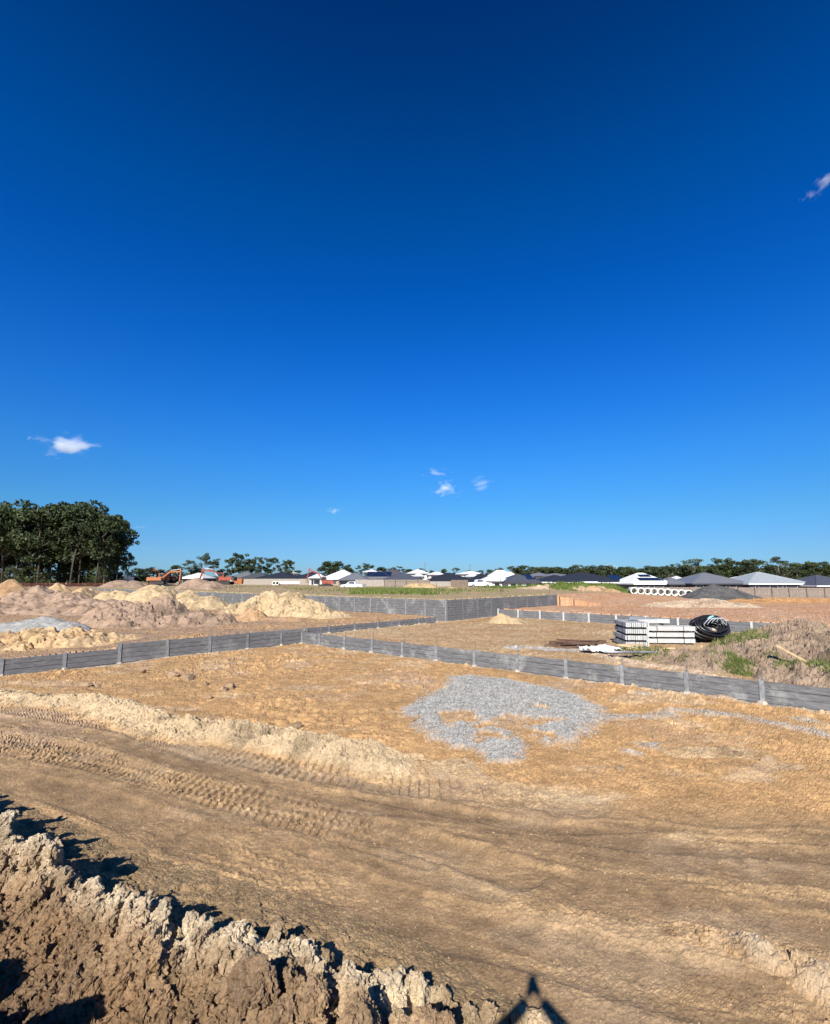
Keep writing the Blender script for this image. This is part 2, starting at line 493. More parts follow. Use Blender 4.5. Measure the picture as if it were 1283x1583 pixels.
def ground_fine(x, y, near=True):
    """height and colour of the finished ground"""
    z, zone, s2, rL, s4, rA = base_height(x, y)
    n_big = fbm(x * 0.12, y * 0.12, 3, 1)
    n_mid = fbm(x * 0.9, y * 0.9, 5, 2)
    n_fin = fbm(x * 5.5, y * 5.5, 4, 3)
    n_pat = fbm(x * 0.45 + 9, y * 0.45, 5, 4)
    fade = 1 - 0.6 * sstep(25, 70, y)
    # which ground is the beaten haul track
    de, drun, side = polydist(x, y, ROAD_EDGE)
    road = np.where(side < 0, np.clip(0.5 + de / 1.2, 0, 1), np.clip(0.5 - de / 1.2, 0, 1)) * (zone == 0)
    rough = np.where(zone == 0, 1.0 - 0.62 * road, 1.0)
    flat2 = np.where(zone == 2, 0.7, 1.0)
    pits = np.clip(-fbm(x * 0.8 + 3, y * 0.8, 4, 12) - 0.12, 0, 1)
    streak = fbm(drun * 0.55, de * 3.6, 5, 14)
    streak2 = fbm(drun * 1.6, de * 9.0, 4, 15)
    z = z + 0.045 * n_big * (zone != 2) + 0.045 * n_mid * (1 - 0.85 * road) * flat2 + 0.016 * n_fin * (1 - 0.55 * road) * fade - 0.11 * pits * flat2 * (1 - road)
    z = z + road * (0.006 * streak + 0.003 * streak2)
    cr1, cr2, crc = worley(x * 13 + n_fin, y * 13, 61)
    z = z + fade * 0.030 * np.clip(0.9 - 1.5 * cr1, 0, 1) * (crc > 0.45) * (1 - 0.7 * road * (1 - 0.8 * sstep(0.0, 0.4, streak))) * np.clip(0.55 + n_pat * 1.6, 0.12, 1)
    cr1, cr2, crd = worley(x * 29, y * 29, 62)
    z = z + np.where(y < 14, 0.012 * (1 - 0.6 * road) * np.clip(0.9 - 1.5 * cr1, 0, 1) * (crd > 0.4), 0)
    fh, gp, fc = facets(x * 7.5 + 0.6 * n_fin, y * 7.5, 64)
    z = z + fade * 0.026 * fh * (1 - 0.72 * road) * np.clip(0.5 + 1.4 * n_pat, 0.15, 1.2)
    fh, gp, fc = facets(x * 21, y * 21, 65)
    z = z + fade * 0.013 * fh * (1 - road * (0.8 - 0.55 * sstep(0.05, 0.4, streak))) * np.where(y < 40, 1, 0)
    # turned-over clods on the lots
    f1, f2, cid = worley(x * 3.1 + 0.5 * n_mid, y * 3.1, 21)
    clod = np.clip(1 - 1.7 * f1, 0, 1) * (cid > 0.72) * sstep(-0.05, 0.35, n_pat)
    z = z + 0.085 * clod * rough * (y < 60)
    # arcs a machine left turning on the lot
    col = np.where(road[:, None] > 0, OCHRE[None] * (1 - road[:, None]) + (0.5 * ROAD + 0.5 * ROADL)[None] * road[:, None], OCHRE[None])
    arcs = [((348, 1095), 2.3), ((348, 1095), 3.0), ((430, 1085), 2.0), ((250, 1075), 1.6), ((560, 1060), 3.4), ((560, 1060), 4.1)]
    for (u, v), r in arcs:
        p = W(u, v)
        d = np.abs(np.hypot(x - p[0], (y - p[1])) - r)
        ang = np.arctan2(y - p[1], x - p[0])
        m = np.clip(1 - d / 0.22, 0, 1) * sstep(-0.3, 0.3, np.sin(ang * 1.0 + r)) * (zone == 0) * (1 - road)
        z = z - m * (0.035 + 0.03 * np.sin(ang * r / 0.17 * 2 * math.pi / 2))
    for line, hw, dep, cs, cd in RUTS:
        d, run, sd_ = polydist(x, y, line)
        w = hw * (1 + 0.25 * n_mid)
        prof = np.clip(1 - (d / w) ** 4, 0, 1)
        lip = np.clip(1 - np.abs(d - w * 1.15) / (w * 0.35), 0, 1)
        dep = dep * (0.6 if cs else 0.38)
        zz = -dep * prof + dep * 0.5 * lip * (0.6 + 0.6 * n_fin)
        if cs:
            ph = run / cs + 1.1 * (d * sd_) / hw * 0.5 + 0.12 * n_mid + 0.5 * vnoise(run * 0.7, run * 0 + hw * 9, 45)
            fr = ph % 1.0
            zig = sstep(0.10, 0.42, fr) * (1 - sstep(0.62, 0.80, fr))
            keep = sstep(-0.95, -0.45, fbm(run * 0.45, d * 2 + 3, 3, 33 + int(hw * 100)))
            tot = sum(math.hypot(line[i + 1][0] - line[i][0], line[i + 1][1] - line[i][1]) for i in range(len(line) - 1))
            keep = keep * sstep(0.0, 3.2, tot - run + 0.8 * n_mid) * (0.7 + 0.5 * n_pat)
            mid = np.clip(np.abs(d - 0.0) / (0.12 * hw), 0.25, 1)
            zz = zz + prof * keep * mid * 1.5 * cd * (zig - 0.35) * np.clip(0.75 + 0.6 * n_fin + 0.5 * vnoise(run * 2.3, d * 4, 46), 0.1, 1.5)
        z = z + zz * (zone == 0)
    # colours
    v = (0.5 + 0.5 * n_pat)[:, None]
    col = np.where((zone == 0)[:, None], col * (0.88 + 0.26 * v), col)
    band_n = 0.65 + 0.5 * fbm(x * 1.4, y * 1.4, 4, 41)
    for line, hw, bc, st in BANDS:
        d = polydist(x, y, line)[0]
        m = (np.clip(1.25 - d / (hw * (1 + 0.3 * n_mid)), 0, 1) * st * np.clip(band_n, 0.15, 1) * (zone == 0))[:, None]
        col = col * (1 - m) + bc[None] * m
    sk_ = (road * sstep(-0.05, 0.45, streak) * 0.7)[:, None]
    col = col * (1 - sk_) + ROADL[None] * sk_
    sk_ = (road * sstep(0.0, 0.5, -streak2) * 0.35)[:, None]
    col = col * (1 - sk_) + (ROAD * 0.8)[None] * sk_
    pale = (sstep(0.14, 0.42, fbm(x * 0.6, y * 1.1, 5, 52)) * 0.36 * (zone == 0) * (1 - 0.6 * road))[:, None]
    col = col * (1 - pale) + PALE[None] * pale
    red = (sstep(0.2, 0.5, fbm(x * 0.35 + 4, y * 0.5, 4, 53)) * 0.4 * (zone == 0))[:, None]
    col = col * (1 - red) + PINK[None] * red
    dark = (sstep(0.18, 0.45, fbm(x * 1.9 + 4, y * 1.9, 5, 54)) * 0.22)[:, None]
    # other lots
    c1 = np.where(v < 0.5, PINK[None] * 0.95, OCHRE2[None]); c1 = MAUVE[None] * (1 - v) + OCHRE2[None] * 1.02 * v
    w_ = sstep(-0.2, 0.3, fbm(x * 0.5 + 2, y * 1.1, 4, 58))[:, None]
    ws_ = (np.clip(1.2 - polydist(x, y, WASH)[0] / 0.75 + 0.9 * fbm(x * 1.3, y * 1.3, 4, 59), 0, 1) * 0.85)[:, None]
    c2 = (OCHRE[None] * 0.95 * (1 - v) + CREAM[None] * 0.9 * v) * (1 - 0.4 * w_) + np.array((0.30, 0.175, 0.08))[None] * 0.4 * w_
    c2 = c2 * (1 - ws_) + np.array((0.47, 0.45, 0.42))[None] * ws_
    c3 = RED[None] * (1 - v) + PINK[None] * 1.2 * v
    c5 = PINK[None] * (1 - v) + DRYGRASS[None] * 1.1 * v
    col = np.where((zone == 1)[:, None], c1, col); col = np.where((zone == 2)[:, None], c2, col)
    col = np.where((zone == 3)[:, None], c3, col); col = np.where((zone == 5)[:, None], c5, col)
    col = col * (1 - dark) + (col * 0.62) * dark
    # pale spilled concrete and washed fines along the feet of the walls
    for s, zn, wd in ((-s2, 0, 0.45), (rL, 0, 0.45), (rA, 2, 0.6), (-s4, 2, 0.6)):
        m = ((zone == zn) & (s > -0.2)) * np.clip(1 - (s + 0.05) / (wd * (0.7 + 0.8 * np.abs(n_mid))), 0, 1) * 0.75
        if zn == 0: m = m * (y > 8) * np.where(rL < 0.9, 1.0, (s2 > -0.8))
        m = m[:, None]
        col = col * (1 - m) + np.array((0.50, 0.44, 0.36))[None] * m
    g = gravel_mask(x, y) * (zone == 0)
    z = z + 0.07 * sstep(0.2, 0.9, g) + 0.02 * g * vnoise(x * 14, y * 14, 77)
    gm = np.clip(g * 1.5 - 0.25 + 0.5 * g * (vnoise(x * 16, y * 16, 78)), 0, 1)[:, None]
    col = col * (1 - gm) + GREYG[None] * (0.86 + 0.3 * vnoise(x * 22, y * 22, 79))[:, None] * gm
    far = sstep(150, 260, y)[:, None]
    col = col * (1 - far) + np.array((0.12, 0.13, 0.05))[None] * far
    col = col * (1 + 0.42 * (_hash(np.round(x * 90), np.round(y * 60), 91) - 0.5) * fade)[:, None]
    col = col * (1 + 0.22 * fbm(x * 6, y * 6, 4, 92))[:, None]
    return z, np.clip(col, 0.01, 0.9)

def grid_quads(nr, nc):
    i = np.arange(nr * nc).reshape(nr, nc)
    return np.stack([i[:-1, :-1].ravel(), i[:-1, 1:].ravel(), i[1:, 1:].ravel(), i[1:, :-1].ravel()], 1)

rows = list(np.arange(-26, 0, 1.3)) + list(np.arange(0, 3.0, 0.06))
yy = 3.0
while yy < 2600:
    rows.append(yy)
    step = yy * yy / 1836.0 * 0.72
    yy += max(0.014, min(step, 1.1 if yy < 110 else max(1.1, yy * 0.05)))
rows = np.array(rows)
us = np.linspace(-1.16, 1.16, 1120)
gx = us[None, :] * (np.abs(rows) + 1.6)[:, None]
gy = np.repeat(rows[:, None], len(us), 1)
gz, gc = ground_fine(gx.ravel(), gy.ravel())
gv = np.stack([gx.ravel(), gy.ravel(), gz], 1)
ground = mesh_arrays('ground', gv, grid_quads(len(rows), len(us)), M_ground, gc, smooth=False)
tag(ground, kind='structure')
# where the plain meets the horizon beyond the modelled strip
mbp = MB()
for x0, x1, y0, y1 in ((-8000, 8000, 2590, 8000), (-8000, -3010, -400, 2590), (3010, 8000, -400, 2590)):
    mbp.quad((x0, y0, -0.4), (x1, y0, -0.4), (x1, y1, -0.4), (x0, y1, -0.4))
plain = mbp.build('terrain', mat('far_plain', (0.10, 0.115, 0.05), 0.95, 0.3, 0.02)); tag(plain, kind='structure')

# ------------------------------------------------------------------ heaps of earth
def heap(name, label, cat, bumps, res, color, n_amp=0.12, n_f=1.6, clods=(0.0, 3.0), fine=0.03, sink=0.06, group=None, margin=0.6, seed=0, gullies=0.0, mtl=None, kind=None, power=1.0, color_fn=None, far_base=True):
    """bumps: ('cone', x, y, rx, ry, rot, height, roundness) or ('ridge', [(x, y, height), ...], width)"""
    xs, ys = [], []
    for b in bumps:
        if b[0] == 'cone':
            m = max(b[3], b[4]) * 1.25
            xs += [b[1] - m, b[1] + m]; ys += [b[2] - m, b[2] + m]
        else:
            for q in b[1]: xs += [q[0] - b[2] * 1.3, q[0] + b[2] * 1.3]; ys += [q[1] - b[2] * 1.3, q[1] + b[2] * 1.3]
    x0, x1, y0, y1 = min(xs), max(xs), min(ys), max(ys)
    nc, nr = int((x1 - x0) / res) + 2, int((y1 - y0) / res) + 2
    X, Y = np.meshgrid(np.linspace(x0, x1, nc), np.linspace(y0, y1, nr))
    x, y = X.ravel(), Y.ravel()
    wx, wy = x + 0.35 * fbm(x / 1.5, y / 1.5, 3, seed + 1), y + 0.35 * fbm(x / 1.5, y / 1.5, 3, seed + 2)
    P = np.full(x.shape, -0.5)
    for b in bumps:
        if b[0] == 'cone':
            _, cx, cy, rx, ry, rot, h, e = b
            c, s = math.cos(rot), math.sin(rot)
            kx, ky = ((wx - cx) * c + (wy - cy) * s) / rx, (-(wx - cx) * s + (wy - cy) * c) / ry
            k = np.sqrt(kx * kx + ky * ky + e * e)
            p = h * (1 - k) / (1 - e)
        else:
            pts = [(q[0], q[1]) for q in b[1]]
            d, run, _ = polydist(wx, wy, pts)
            cum = np.concatenate([[0], np.cumsum([math.hypot(pts[i + 1][0] - pts[i][0], pts[i + 1][1] - pts[i][1]) for i in range(len(pts) - 1)])])
            h = np.interp(run, cum, [q[2] for q in b[1]])
            p = h * (1 - np.sqrt((d / b[2]) ** 2 + 0.04)) / 0.8
        P = np.maximum(P, p) + 0.15 * np.clip(np.minimum(P, p), 0, 9)
    live = np.clip(P / 0.25, 0, 1)
    n1 = fbm(x * n_f, y * n_f, 5, seed + 3)
    dk_ = sstep(0.12, 0.5, fbm(x * n_f * 1.3 + 5, y * n_f * 1.3, 5, seed + 21))
    Z = P + n_amp * 1.35 * n1 * live + fine * fbm(x * 7, y * 7, 3, seed + 4) * live
    if clods[0] > 0:
        fh, gp, cid = facets(x * clods[1] + 0.4 * n1, y * clods[1], seed + 5)
        Z = Z + clods[0] * 1.1 * (fh - 0.1) * live
        fh, gp, cid = facets(x * clods[1] * 2.6, y * clods[1] * 2.6, seed + 6)
        Z = Z + clods[0] * 0.62 * fh * live
        fh, gp, cid = facets(x * clods[1] * 6.1, y * clods[1] * 6.1, seed + 7)
        Z = Z + clods[0] * 0.26 * fh * live
    if gullies:
        Z = Z - gullies * np.clip(np.abs(vnoise(x * 1.3, y * 0.25, seed + 8)) * -1 + 0.35, 0, 1) * live
    base = base_height(x, y)[0] if far_base else ground_fine(x, y)[0]
    keep = P > -0.18
    Z = np.maximum(Z, -0.4) + base - sink
    q = grid_quads(nr, nc)
    q = q[keep[q].any(1)]
    used = np.unique(q); remap = np.full(len(x), -1); remap[used] = np.arange(len(used))
    nv = (0.5 + 0.5 * n1)[used][:, None]
    if color_fn is not None: c = color_fn(x[used], y[used], P[used], n1[used])
    else: c = color[0][None] * (1 - nv) + color[1][None] * nv
    c = c * (1 - 0.35 * dk_[used])[:, None]
    c = c * (0.88 + 0.24 * (0.5 + 0.5 * fbm(x[used] * 3, y[used] * 3, 3, seed + 11)))[:, None]
    c = c * (1 + 0.35 * (_hash(np.round(x[used] / res), np.round(y[used] / res), 95) - 0.5))[:, None]
    o = mesh_arrays(name, np.stack([x, y, Z], 1)[used], remap[q], mtl or M_heap, np.clip(c, 0.01, 0.9), smooth=False)
    return tag(o, label, cat, group, kind)

def cone(u, v, Y, wpx, ry, e=0.2, rot=0.0):
    """a peak seen at (u, v) at distance Y, wpx pixels wide"""
    x = XAT(u, Y, v); b = ground_z(x, Y)
    return ('cone', x, Y, wpx * Y / FPX / 2, ry, rot, max(0.15, ZAT(v, Y) - b + 0.06), e)

def ridge(pts, w):
    q = []
    for u, v, Y in pts:
        x = XAT(u, Y, v); q.append((x, Y, max(0.1, ZAT(v, Y) - ground_z(x, Y) + 0.06)))
    return ('ridge', q, w)

# spoil on the neighbouring lots
heap('dirt_mound', 'lumpy ochre dirt mound with dark clods right behind the grey sleeper wall', 'dirt mound',
     [ridge([(-120, 985, 22), (0, 981, 23), (70, 975, 23.5), (130, 972, 24), (185, 985, 25)], 2.3)], 0.09, (OCHRE2, CREAM), 0.22, 1.1, (0.22, 1.7), 0.05, seed=100)
heap('gravel_heap', 'low blue grey gravel heap lying behind the lumpy ochre mound', 'gravel heap',
     [cone(70, 954, 29, 120, 2.2, 0.3), cone(20, 963, 28.5, 110, 2.0, 0.4), cone(110, 962, 29, 60, 1.6, 0.4)], 0.12, (GREYG * 0.9, GREYG * 1.05), 0.05, 1.5, (0.03, 4), 0.03, seed=110)
heap('dirt_mound', 'wide smooth pinkish brown dirt mound behind the grey gravel heap', 'dirt mound',
     [cone(60, 908, 47, 150, 5.0, 0.2), cone(0, 932, 44, 170, 4.5, 0.3), cone(150, 926, 45, 230, 4.6, 0.3), cone(110, 918, 47, 110, 4, .3)], 0.18, (MAUVE * 1.1, PINK * 1.05), 0.28, 0.8, (0.2, 1.3), 0.06, seed=120)
heap('dirt_mound', 'small pointed tan dirt mound below the dark gum wood', 'dirt mound',
     [cone(18, 895, 72, 62, 3.4, 0.15), cone(-20, 905, 70, 60, 3.0, 0.3)], 0.25, (OCHRE2 * 0.9, PINK * 1.1), 0.15, 0.8, (0.06, 1.2), 0.04, seed=130)
heap('dirt_mound', 'crumbly ochre dirt mound with a broken top beside the pinkish brown mound', 'dirt mound',
     [cone(92, 903, 63, 60, 4.0, 0.25), cone(128, 908, 62, 55, 3.4, 0.3)], 0.22, (OCHRE2, CREAM), 0.3, 0.8, (0.2, 1.2), 0.05, seed=140)
heap('sand_heap', 'tallest bright yellow sand heap, peaked, in front of the long grey wall', 'sand heap',
     [cone(236, 902.5, 51, 105, 4.2, 0.15), cone(180, 912, 51, 120, 4.0, 0.3), cone(262, 914, 51, 60, 3.6, 0.3)], 0.16, (YELLOW, CREAM), 0.2, 0.9, (0.10, 1.6), 0.06, seed=150)
heap('sand_heap', 'lower yellow sand heap with a pointed top next to the tallest yellow heap', 'sand heap',
     [cone(293, 912, 52, 70, 3.6, 0.15), cone(325, 921, 51, 70, 3.2, 0.3)], 0.16, (YELLOW, CREAM), 0.15, 0.9, (0.08, 1.6), 0.06, seed=160)
heap('dirt_mound', 'broad mauve brown spoil mound of rough clods with a dark hollow', 'dirt mound',
     [cone(259, 924, 38, 110, 3.0, 0.2), cone(200, 938, 36, 150, 3.4, 0.4), cone(310, 942, 34, 90, 2.4, 0.2), cone(340, 952, 33, 60, 1.8, 0.3), cone(235, 952, 32.5, 240, 2.6, 0.4)],
     0.11, (MAUVE * 0.95, PINK * 1.0), 0.35, 0.8, (0.32, 1.1), 0.06, seed=170)
heap('sand_heap', 'long cream and yellow sand heap with a dark undercut near its top', 'sand heap',
     [cone(449, 916.5, 43, 130, 3.6, 0.18), cone(415, 919, 44, 110, 3.4, 0.25), cone(475, 928, 41, 90, 3.0, 0.25), cone(507, 944, 39, 75, 2.4, 0.3), cone(375, 934, 44, 70, 3.0, 0.3)],
     0.11, (YELLOW * 0.98, CREAM * 0.95), 0.3, 0.8, (0.26, 1.2), 0.06, seed=180)
heap('dirt_mound', 'small rounded brown hump in front of the long cream heap', 'dirt mound',
     [cone(390, 940, 36.5, 62, 1.8, 0.25), cone(440, 955, 36, 110, 2.0, 0.4)], 0.11, (PINK * 0.95, OCHRE2), 0.15, 1.0, (0.12, 1.5), 0.05, seed=190)
heap('dirt_mound', 'smooth mauve dirt mound beyond the long grey wall beside the excavators', 'dirt mound',
     [cone(305, 893.5, 80, 74, 4.5, 0.25), cone(330, 899, 79, 50, 4, .3)], 0.25, (MAUVE * 1.1, PINK), 0.15, 0.7, (0.05, 1.0), 0.04, seed=200)
heap('dirt_mound', 'low flat topped mauve dirt mound in front of the gum wood edge', 'dirt mound',
     [cone(182, 897, 98, 55, 4.5, 0.4), cone(206, 897.5, 98, 55, 4.5, 0.4)], 0.35, (MAUVE, PINK), 0.15, 0.6, (0.05, 1.0), 0.04, seed=210)
heap('sand_heap', 'smooth pale yellow sand heap beside the grass strip under dark roofs', 'sand heap',
     [cone(640, 900.5, 92, 44, 3.0, 0.35), cone(660, 901.5, 92, 46, 3.0, 0.35)], 0.22, (YELLOW, YELLOW * 1.1), 0.06, 0.6, (0.0, 1), 0.03, seed=220)
heap('sand_heap', 'tiny pale sand heap near the brown end of the fence', 'sand heap', [cone(697, 907.5, 88, 20, 1.4, 0.3)], 0.15, (YELLOW, CREAM), 0.05, 0.8, (0.02, 1), 0.03, seed=230)
heap('sand_heap', 'small yellow sand heap on the middle lot where two walls meet', 'sand heap',
     [cone(776, 948, 37.5, 46, 1.3, 0.2), cone(795, 956, 37, 40, 1.0, 0.3)], 0.06, (YELLOW, CREAM), 0.05, 1.2, (0.04, 3), 0.02, seed=240)
heap('dark_gravel_heap', 'big dark grey gravel heap in front of the timber fence', 'gravel heap',
     [cone(1104, 905, 82, 104, 4.6, 0.12), cone(1128, 911, 81, 108, 4.2, 0.25), cone(1085, 914, 80, 70, 3.2, 0.3)], 0.2, (np.array((0.085, 0.083, 0.08)), np.array((0.125, 0.12, 0.115))), 0.06, 0.8, (0.02, 2), 0.04, seed=250)
heap('dirt_mound', 'low raked pink dirt mound with furrows behind the grey wall and dark heap', 'dirt mound',
     [cone(1085, 926, 50, 190, 4.0, 0.4), cone(1040, 930, 49, 110, 3.4, 0.4), cone(1140, 934, 48, 90, 3.0, 0.4)], 0.12, (PINK * 1.15, PALE * 0.95), 0.12, 0.8, (0.08, 1.4), 0.04, seed=260, gullies=0.35)
heap('earth_bank', 'red orange cut earth bank under the timber fence', 'earth bank',
     [ridge([(1150, 927, 63), (1200, 925, 66), (1283, 926, 66), (1380, 926, 66)], 5.5)], 0.2, (RED * 1.05, OCHRE2), 0.14, 0.7, (0.06, 1.0), 0.03, seed=270)

def green_col(x, y, P, n): 
    m = sstep(-0.28, 0.05, n + 0.25 * (P - 0.5))[:, None]
    return PINK[None] * 1.15 * (1 - m) + GREENISH[None] * 1.3 * m
heap('grassy_mound', 'long grass covered mound in front of the black roofed house', 'grassy mound',
     [ridge([(790, 915, 92), (812, 907, 92), (850, 902, 92), (900, 902.5, 92), (940, 904, 92), (966, 912, 92)], 5.0)], 0.2, None, 0.25, 0.6, (0.1, 1.0), 0.05, seed=280, color_fn=green_col)
heap('dirt_mound', 'pinkish dirt mound with a hollow at the end of the grassy mound', 'dirt mound', [cone(834, 904.5, 85, 34, 2.6, 0.2), cone(815, 910, 85, 30, 2.2, 0.3)], 0.16, (PINK * 1.1, PALE), 0.15, 0.9, (0.12, 1.3), 0.04, seed=290)
heap('dirt_mound', 'rough tan dirt mound halfway along the grassy mound', 'dirt mound', [cone(916, 905, 85, 40, 2.6, 0.25)], 0.16, (PINK * 1.1, OCHRE2), 0.15, 0.9, (0.1, 1.3), 0.04, seed=300)
heap('dirt_mound', 'smooth tan dirt mound next to the row of concrete pipes', 'dirt mound', [cone(944, 910, 82, 44, 2.6, 0.25)], 0.16, (PINK * 1.1, OCHRE2), 0.08, 0.9, (0.03, 1.3), 0.03, seed=310)

def spoil_col(x, y, P, n):
    v = (0.5 + 0.5 * n)[:, None]
    c = np.array((0.20, 0.145, 0.105))[None] * (1 - v) + np.array((0.39, 0.285, 0.195))[None] * v
    g = (sstep(0.12, 0.4, fbm(x * 0.55 + 7, y * 0.55, 4, 321)) * 0.55)[:, None]
    return c * (1 - g) + np.array((0.16, 0.17, 0.06))[None] * g
spoil = heap('spoil_mound', 'weedy brown spoil mound of rubble rising beside the coil of black pipe', 'dirt mound',
     [cone(1242, 961, 21.5, 250, 4.6, 0.18), cone(1300, 985, 18.5, 260, 3.6, 0.3), cone(1185, 994, 20, 180, 3.2, 0.3), cone(1110, 1007, 19.2, 170, 2.0, 0.4),
      ridge([(985, 1006, 21.5), (1040, 1004, 20.8), (1100, 1010, 19.6), (1160, 1020, 18.3), (1230, 1030, 16.6), (1330, 1040, 15.0)], 1.5)],
     0.055, None, 0.16, 1.1, (0.17, 2.2), 0.05, seed=320, color_fn=spoil_col)
heap('earth_berm', 'pale berm of loose earth along the wall by the grass', 'earth bank',
     [ridge([(905, 1009, 22.6), (960, 1017, 20.4), (1010, 1026, 18.8), (1070, 1036, 17.4), (1120, 1046, 16.1)], 0.8)], 0.05, (PALE, PINK * 1.1), 0.08, 1.6, (0.10, 4), 0.03, seed=330)

# the pale berm a blade pushed up between the haul track and the lot
BERM = [(-150, 1052, 0.2), (-40, 1058, 0.24), (40, 1066, 0.22), (100, 1068, 0.26), (150, 1066, 0.30), (210, 1088, 0.3), (270, 1102, 0.34), (340, 1108, 0.36), (420, 1112, 0.42), (470, 1122, 0.42), (540, 1134, 0.42), (590, 1150, 0.36), (622, 1172, 0.22), (655, 1195, 0.06)]
berm_pts = []
for u, v, h in BERM:
    p = W(u, v, h); berm_pts.append((p[0], p[1], h * 0.8))
def berm_col(x, y, P, n):
    m = np.clip(sstep(-0.02, 0.16, P) * 0.95, 0, 1)[:, None]
    v = (0.5 + 0.5 * n)[:, None]
    return OCHRE2[None] * (1 - m) + (CREAM * 0.98)[None] * m * (0.85 + 0.3 * v)
heap('earth_berm', 'long pale cream berm of crumbly earth between the haul track and the lot', 'earth bank', [('ridge', berm_pts, 1.05)], 0.025, None, 0.14, 1.6, (0.075, 4.2), 0.03,
     seed=340, color_fn=berm_col, sink=0.05, far_base=False, mtl=M_clay)
def clump_col(x, y, P, n):
    v = (0.5 + 0.5 * n)[:, None]
    return PALE[None] * v + OCHRE2[None] * (1 - v)
def rpts(L): return [(W(u, v, h)[0], W(u, v, h)[1], h) for u, v, h in L]
heap('earth_berm', 'low reddish bank of crumbled earth lying on the haul track', 'earth bank',
     [('ridge', rpts([(930, 1418, 0.0), (1020, 1432, 0.04), (1110, 1448, 0.09), (1200, 1470, 0.13), (1283, 1500, 0.16), (1400, 1540, 0.18)]), 0.5)], 0.016, None, 0.09, 3.0, (0.08, 6), 0.025, seed=350, color_fn=clump_col, far_base=False, sink=0.04, mtl=M_clay)
heap('earth_berm', 'thin pale ridge of dropped soil on the ochre lot', 'earth bank',
     [('ridge', rpts([(1030, 1158, 0.05), (1070, 1150, 0.12), (1120, 1150, 0.12), (1160, 1168, 0.05)]), 0.45)], 0.03, (CREAM, OCHRE2), 0.05, 2.0, (0.05, 5), 0.02, seed=360, far_base=False, sink=0.04)
heap('earth_berm', 'churned cream soil at the end of the long pale berm', 'earth bank',
     [('ridge', rpts([(640, 1178, 0.10), (700, 1172, 0.13), (740, 1190, 0.06)]), 0.7)], 0.028, (CREAM, OCHRE2), 0.08, 2.0, (0.06, 4), 0.02, seed=370, far_base=False, sink=0.04, mtl=M_clay)

# ------------------------------------------------------------------ the clod mound the photograph was taken from
CREST = [(-260, 1120, 1.1), (-120, 1185, 1.05), (0, 1232, 1.0), (60, 1280, 0.95), (110, 1302, 0.90), (200, 1352, 0.82), (260, 1386, 0.75), (330, 1404, 0.70), (430, 1424, 0.64), (500, 1443, 0.60),
         (560, 1478, 0.52), (620, 1494, 0.46), (700, 1537, 0.36), (760, 1562, 0.28), (830, 1590, 0.16), (900, 1630, 0.02)]
SKIRT = [(-300, 1090), (0, 1215), (100, 1262), (180, 1290), (300, 1332), (420, 1365), (520, 1400), (640, 1442), (740, 1500), (800, 1545), (880, 1590), (960, 1640)]
cr = np.array([[*W(u, v, z), z] for u, v, z in CREST]); cr = cr[np.argsort(cr[:, 0])]
sk = np.array([W(u, v, 0.0) for u, v in SKIRT]); sk = sk[np.argsort(sk[:, 0])]

def mound_height(x, y):
    wob = 0.14 * fbm(x * 2.2, y * 0.7, 3, 401) + 0.10 * fbm(x * 6, y * 2, 3, 402)
    yr = np.interp(x, cr[:, 0], cr[:, 1]) + wob
    zr = np.interp(x, cr[:, 0], cr[:, 2])
    ys = np.interp(x, sk[:, 0], sk[:, 1]) + 0.6 * wob
    d = yr - y
    hs = 0.10 + 0.36 * np.clip(zr, 0, 1)
    sk_t = np.clip((ys - y) / np.maximum(ys - yr - 0.1, 0.15), -0.8, 1)
    skirt = np.where(sk_t > 0, hs * sk_t, 0.5 * sk_t) - 0.03
    body = (zr - 0.12) * sstep(-0.22, 0.14, d)
    z = np.maximum(skirt, np.where(d > -0.16, skirt * (1 - sstep(-0.16, 0.1, d)) + body, skirt))
    # behind the crest: a hollow, then the trampled top rising to where one stands
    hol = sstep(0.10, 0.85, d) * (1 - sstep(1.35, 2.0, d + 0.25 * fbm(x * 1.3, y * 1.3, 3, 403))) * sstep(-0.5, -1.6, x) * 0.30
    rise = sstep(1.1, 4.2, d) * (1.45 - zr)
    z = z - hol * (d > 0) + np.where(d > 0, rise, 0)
    side = 1 - sstep(0.7, 2.0, x + 0.2 * wob - 0.12 * (4.2 - np.clip(y, 0, 4.2)))
    side = np.where(y < 3.6, side, 1 - sstep(1.3, 2.2, x))
    back = sstep(-3.4, -1.2, y)
    z = z * side * back - 0.3 * (1 - side * back)
    return z, d, side * back, hol

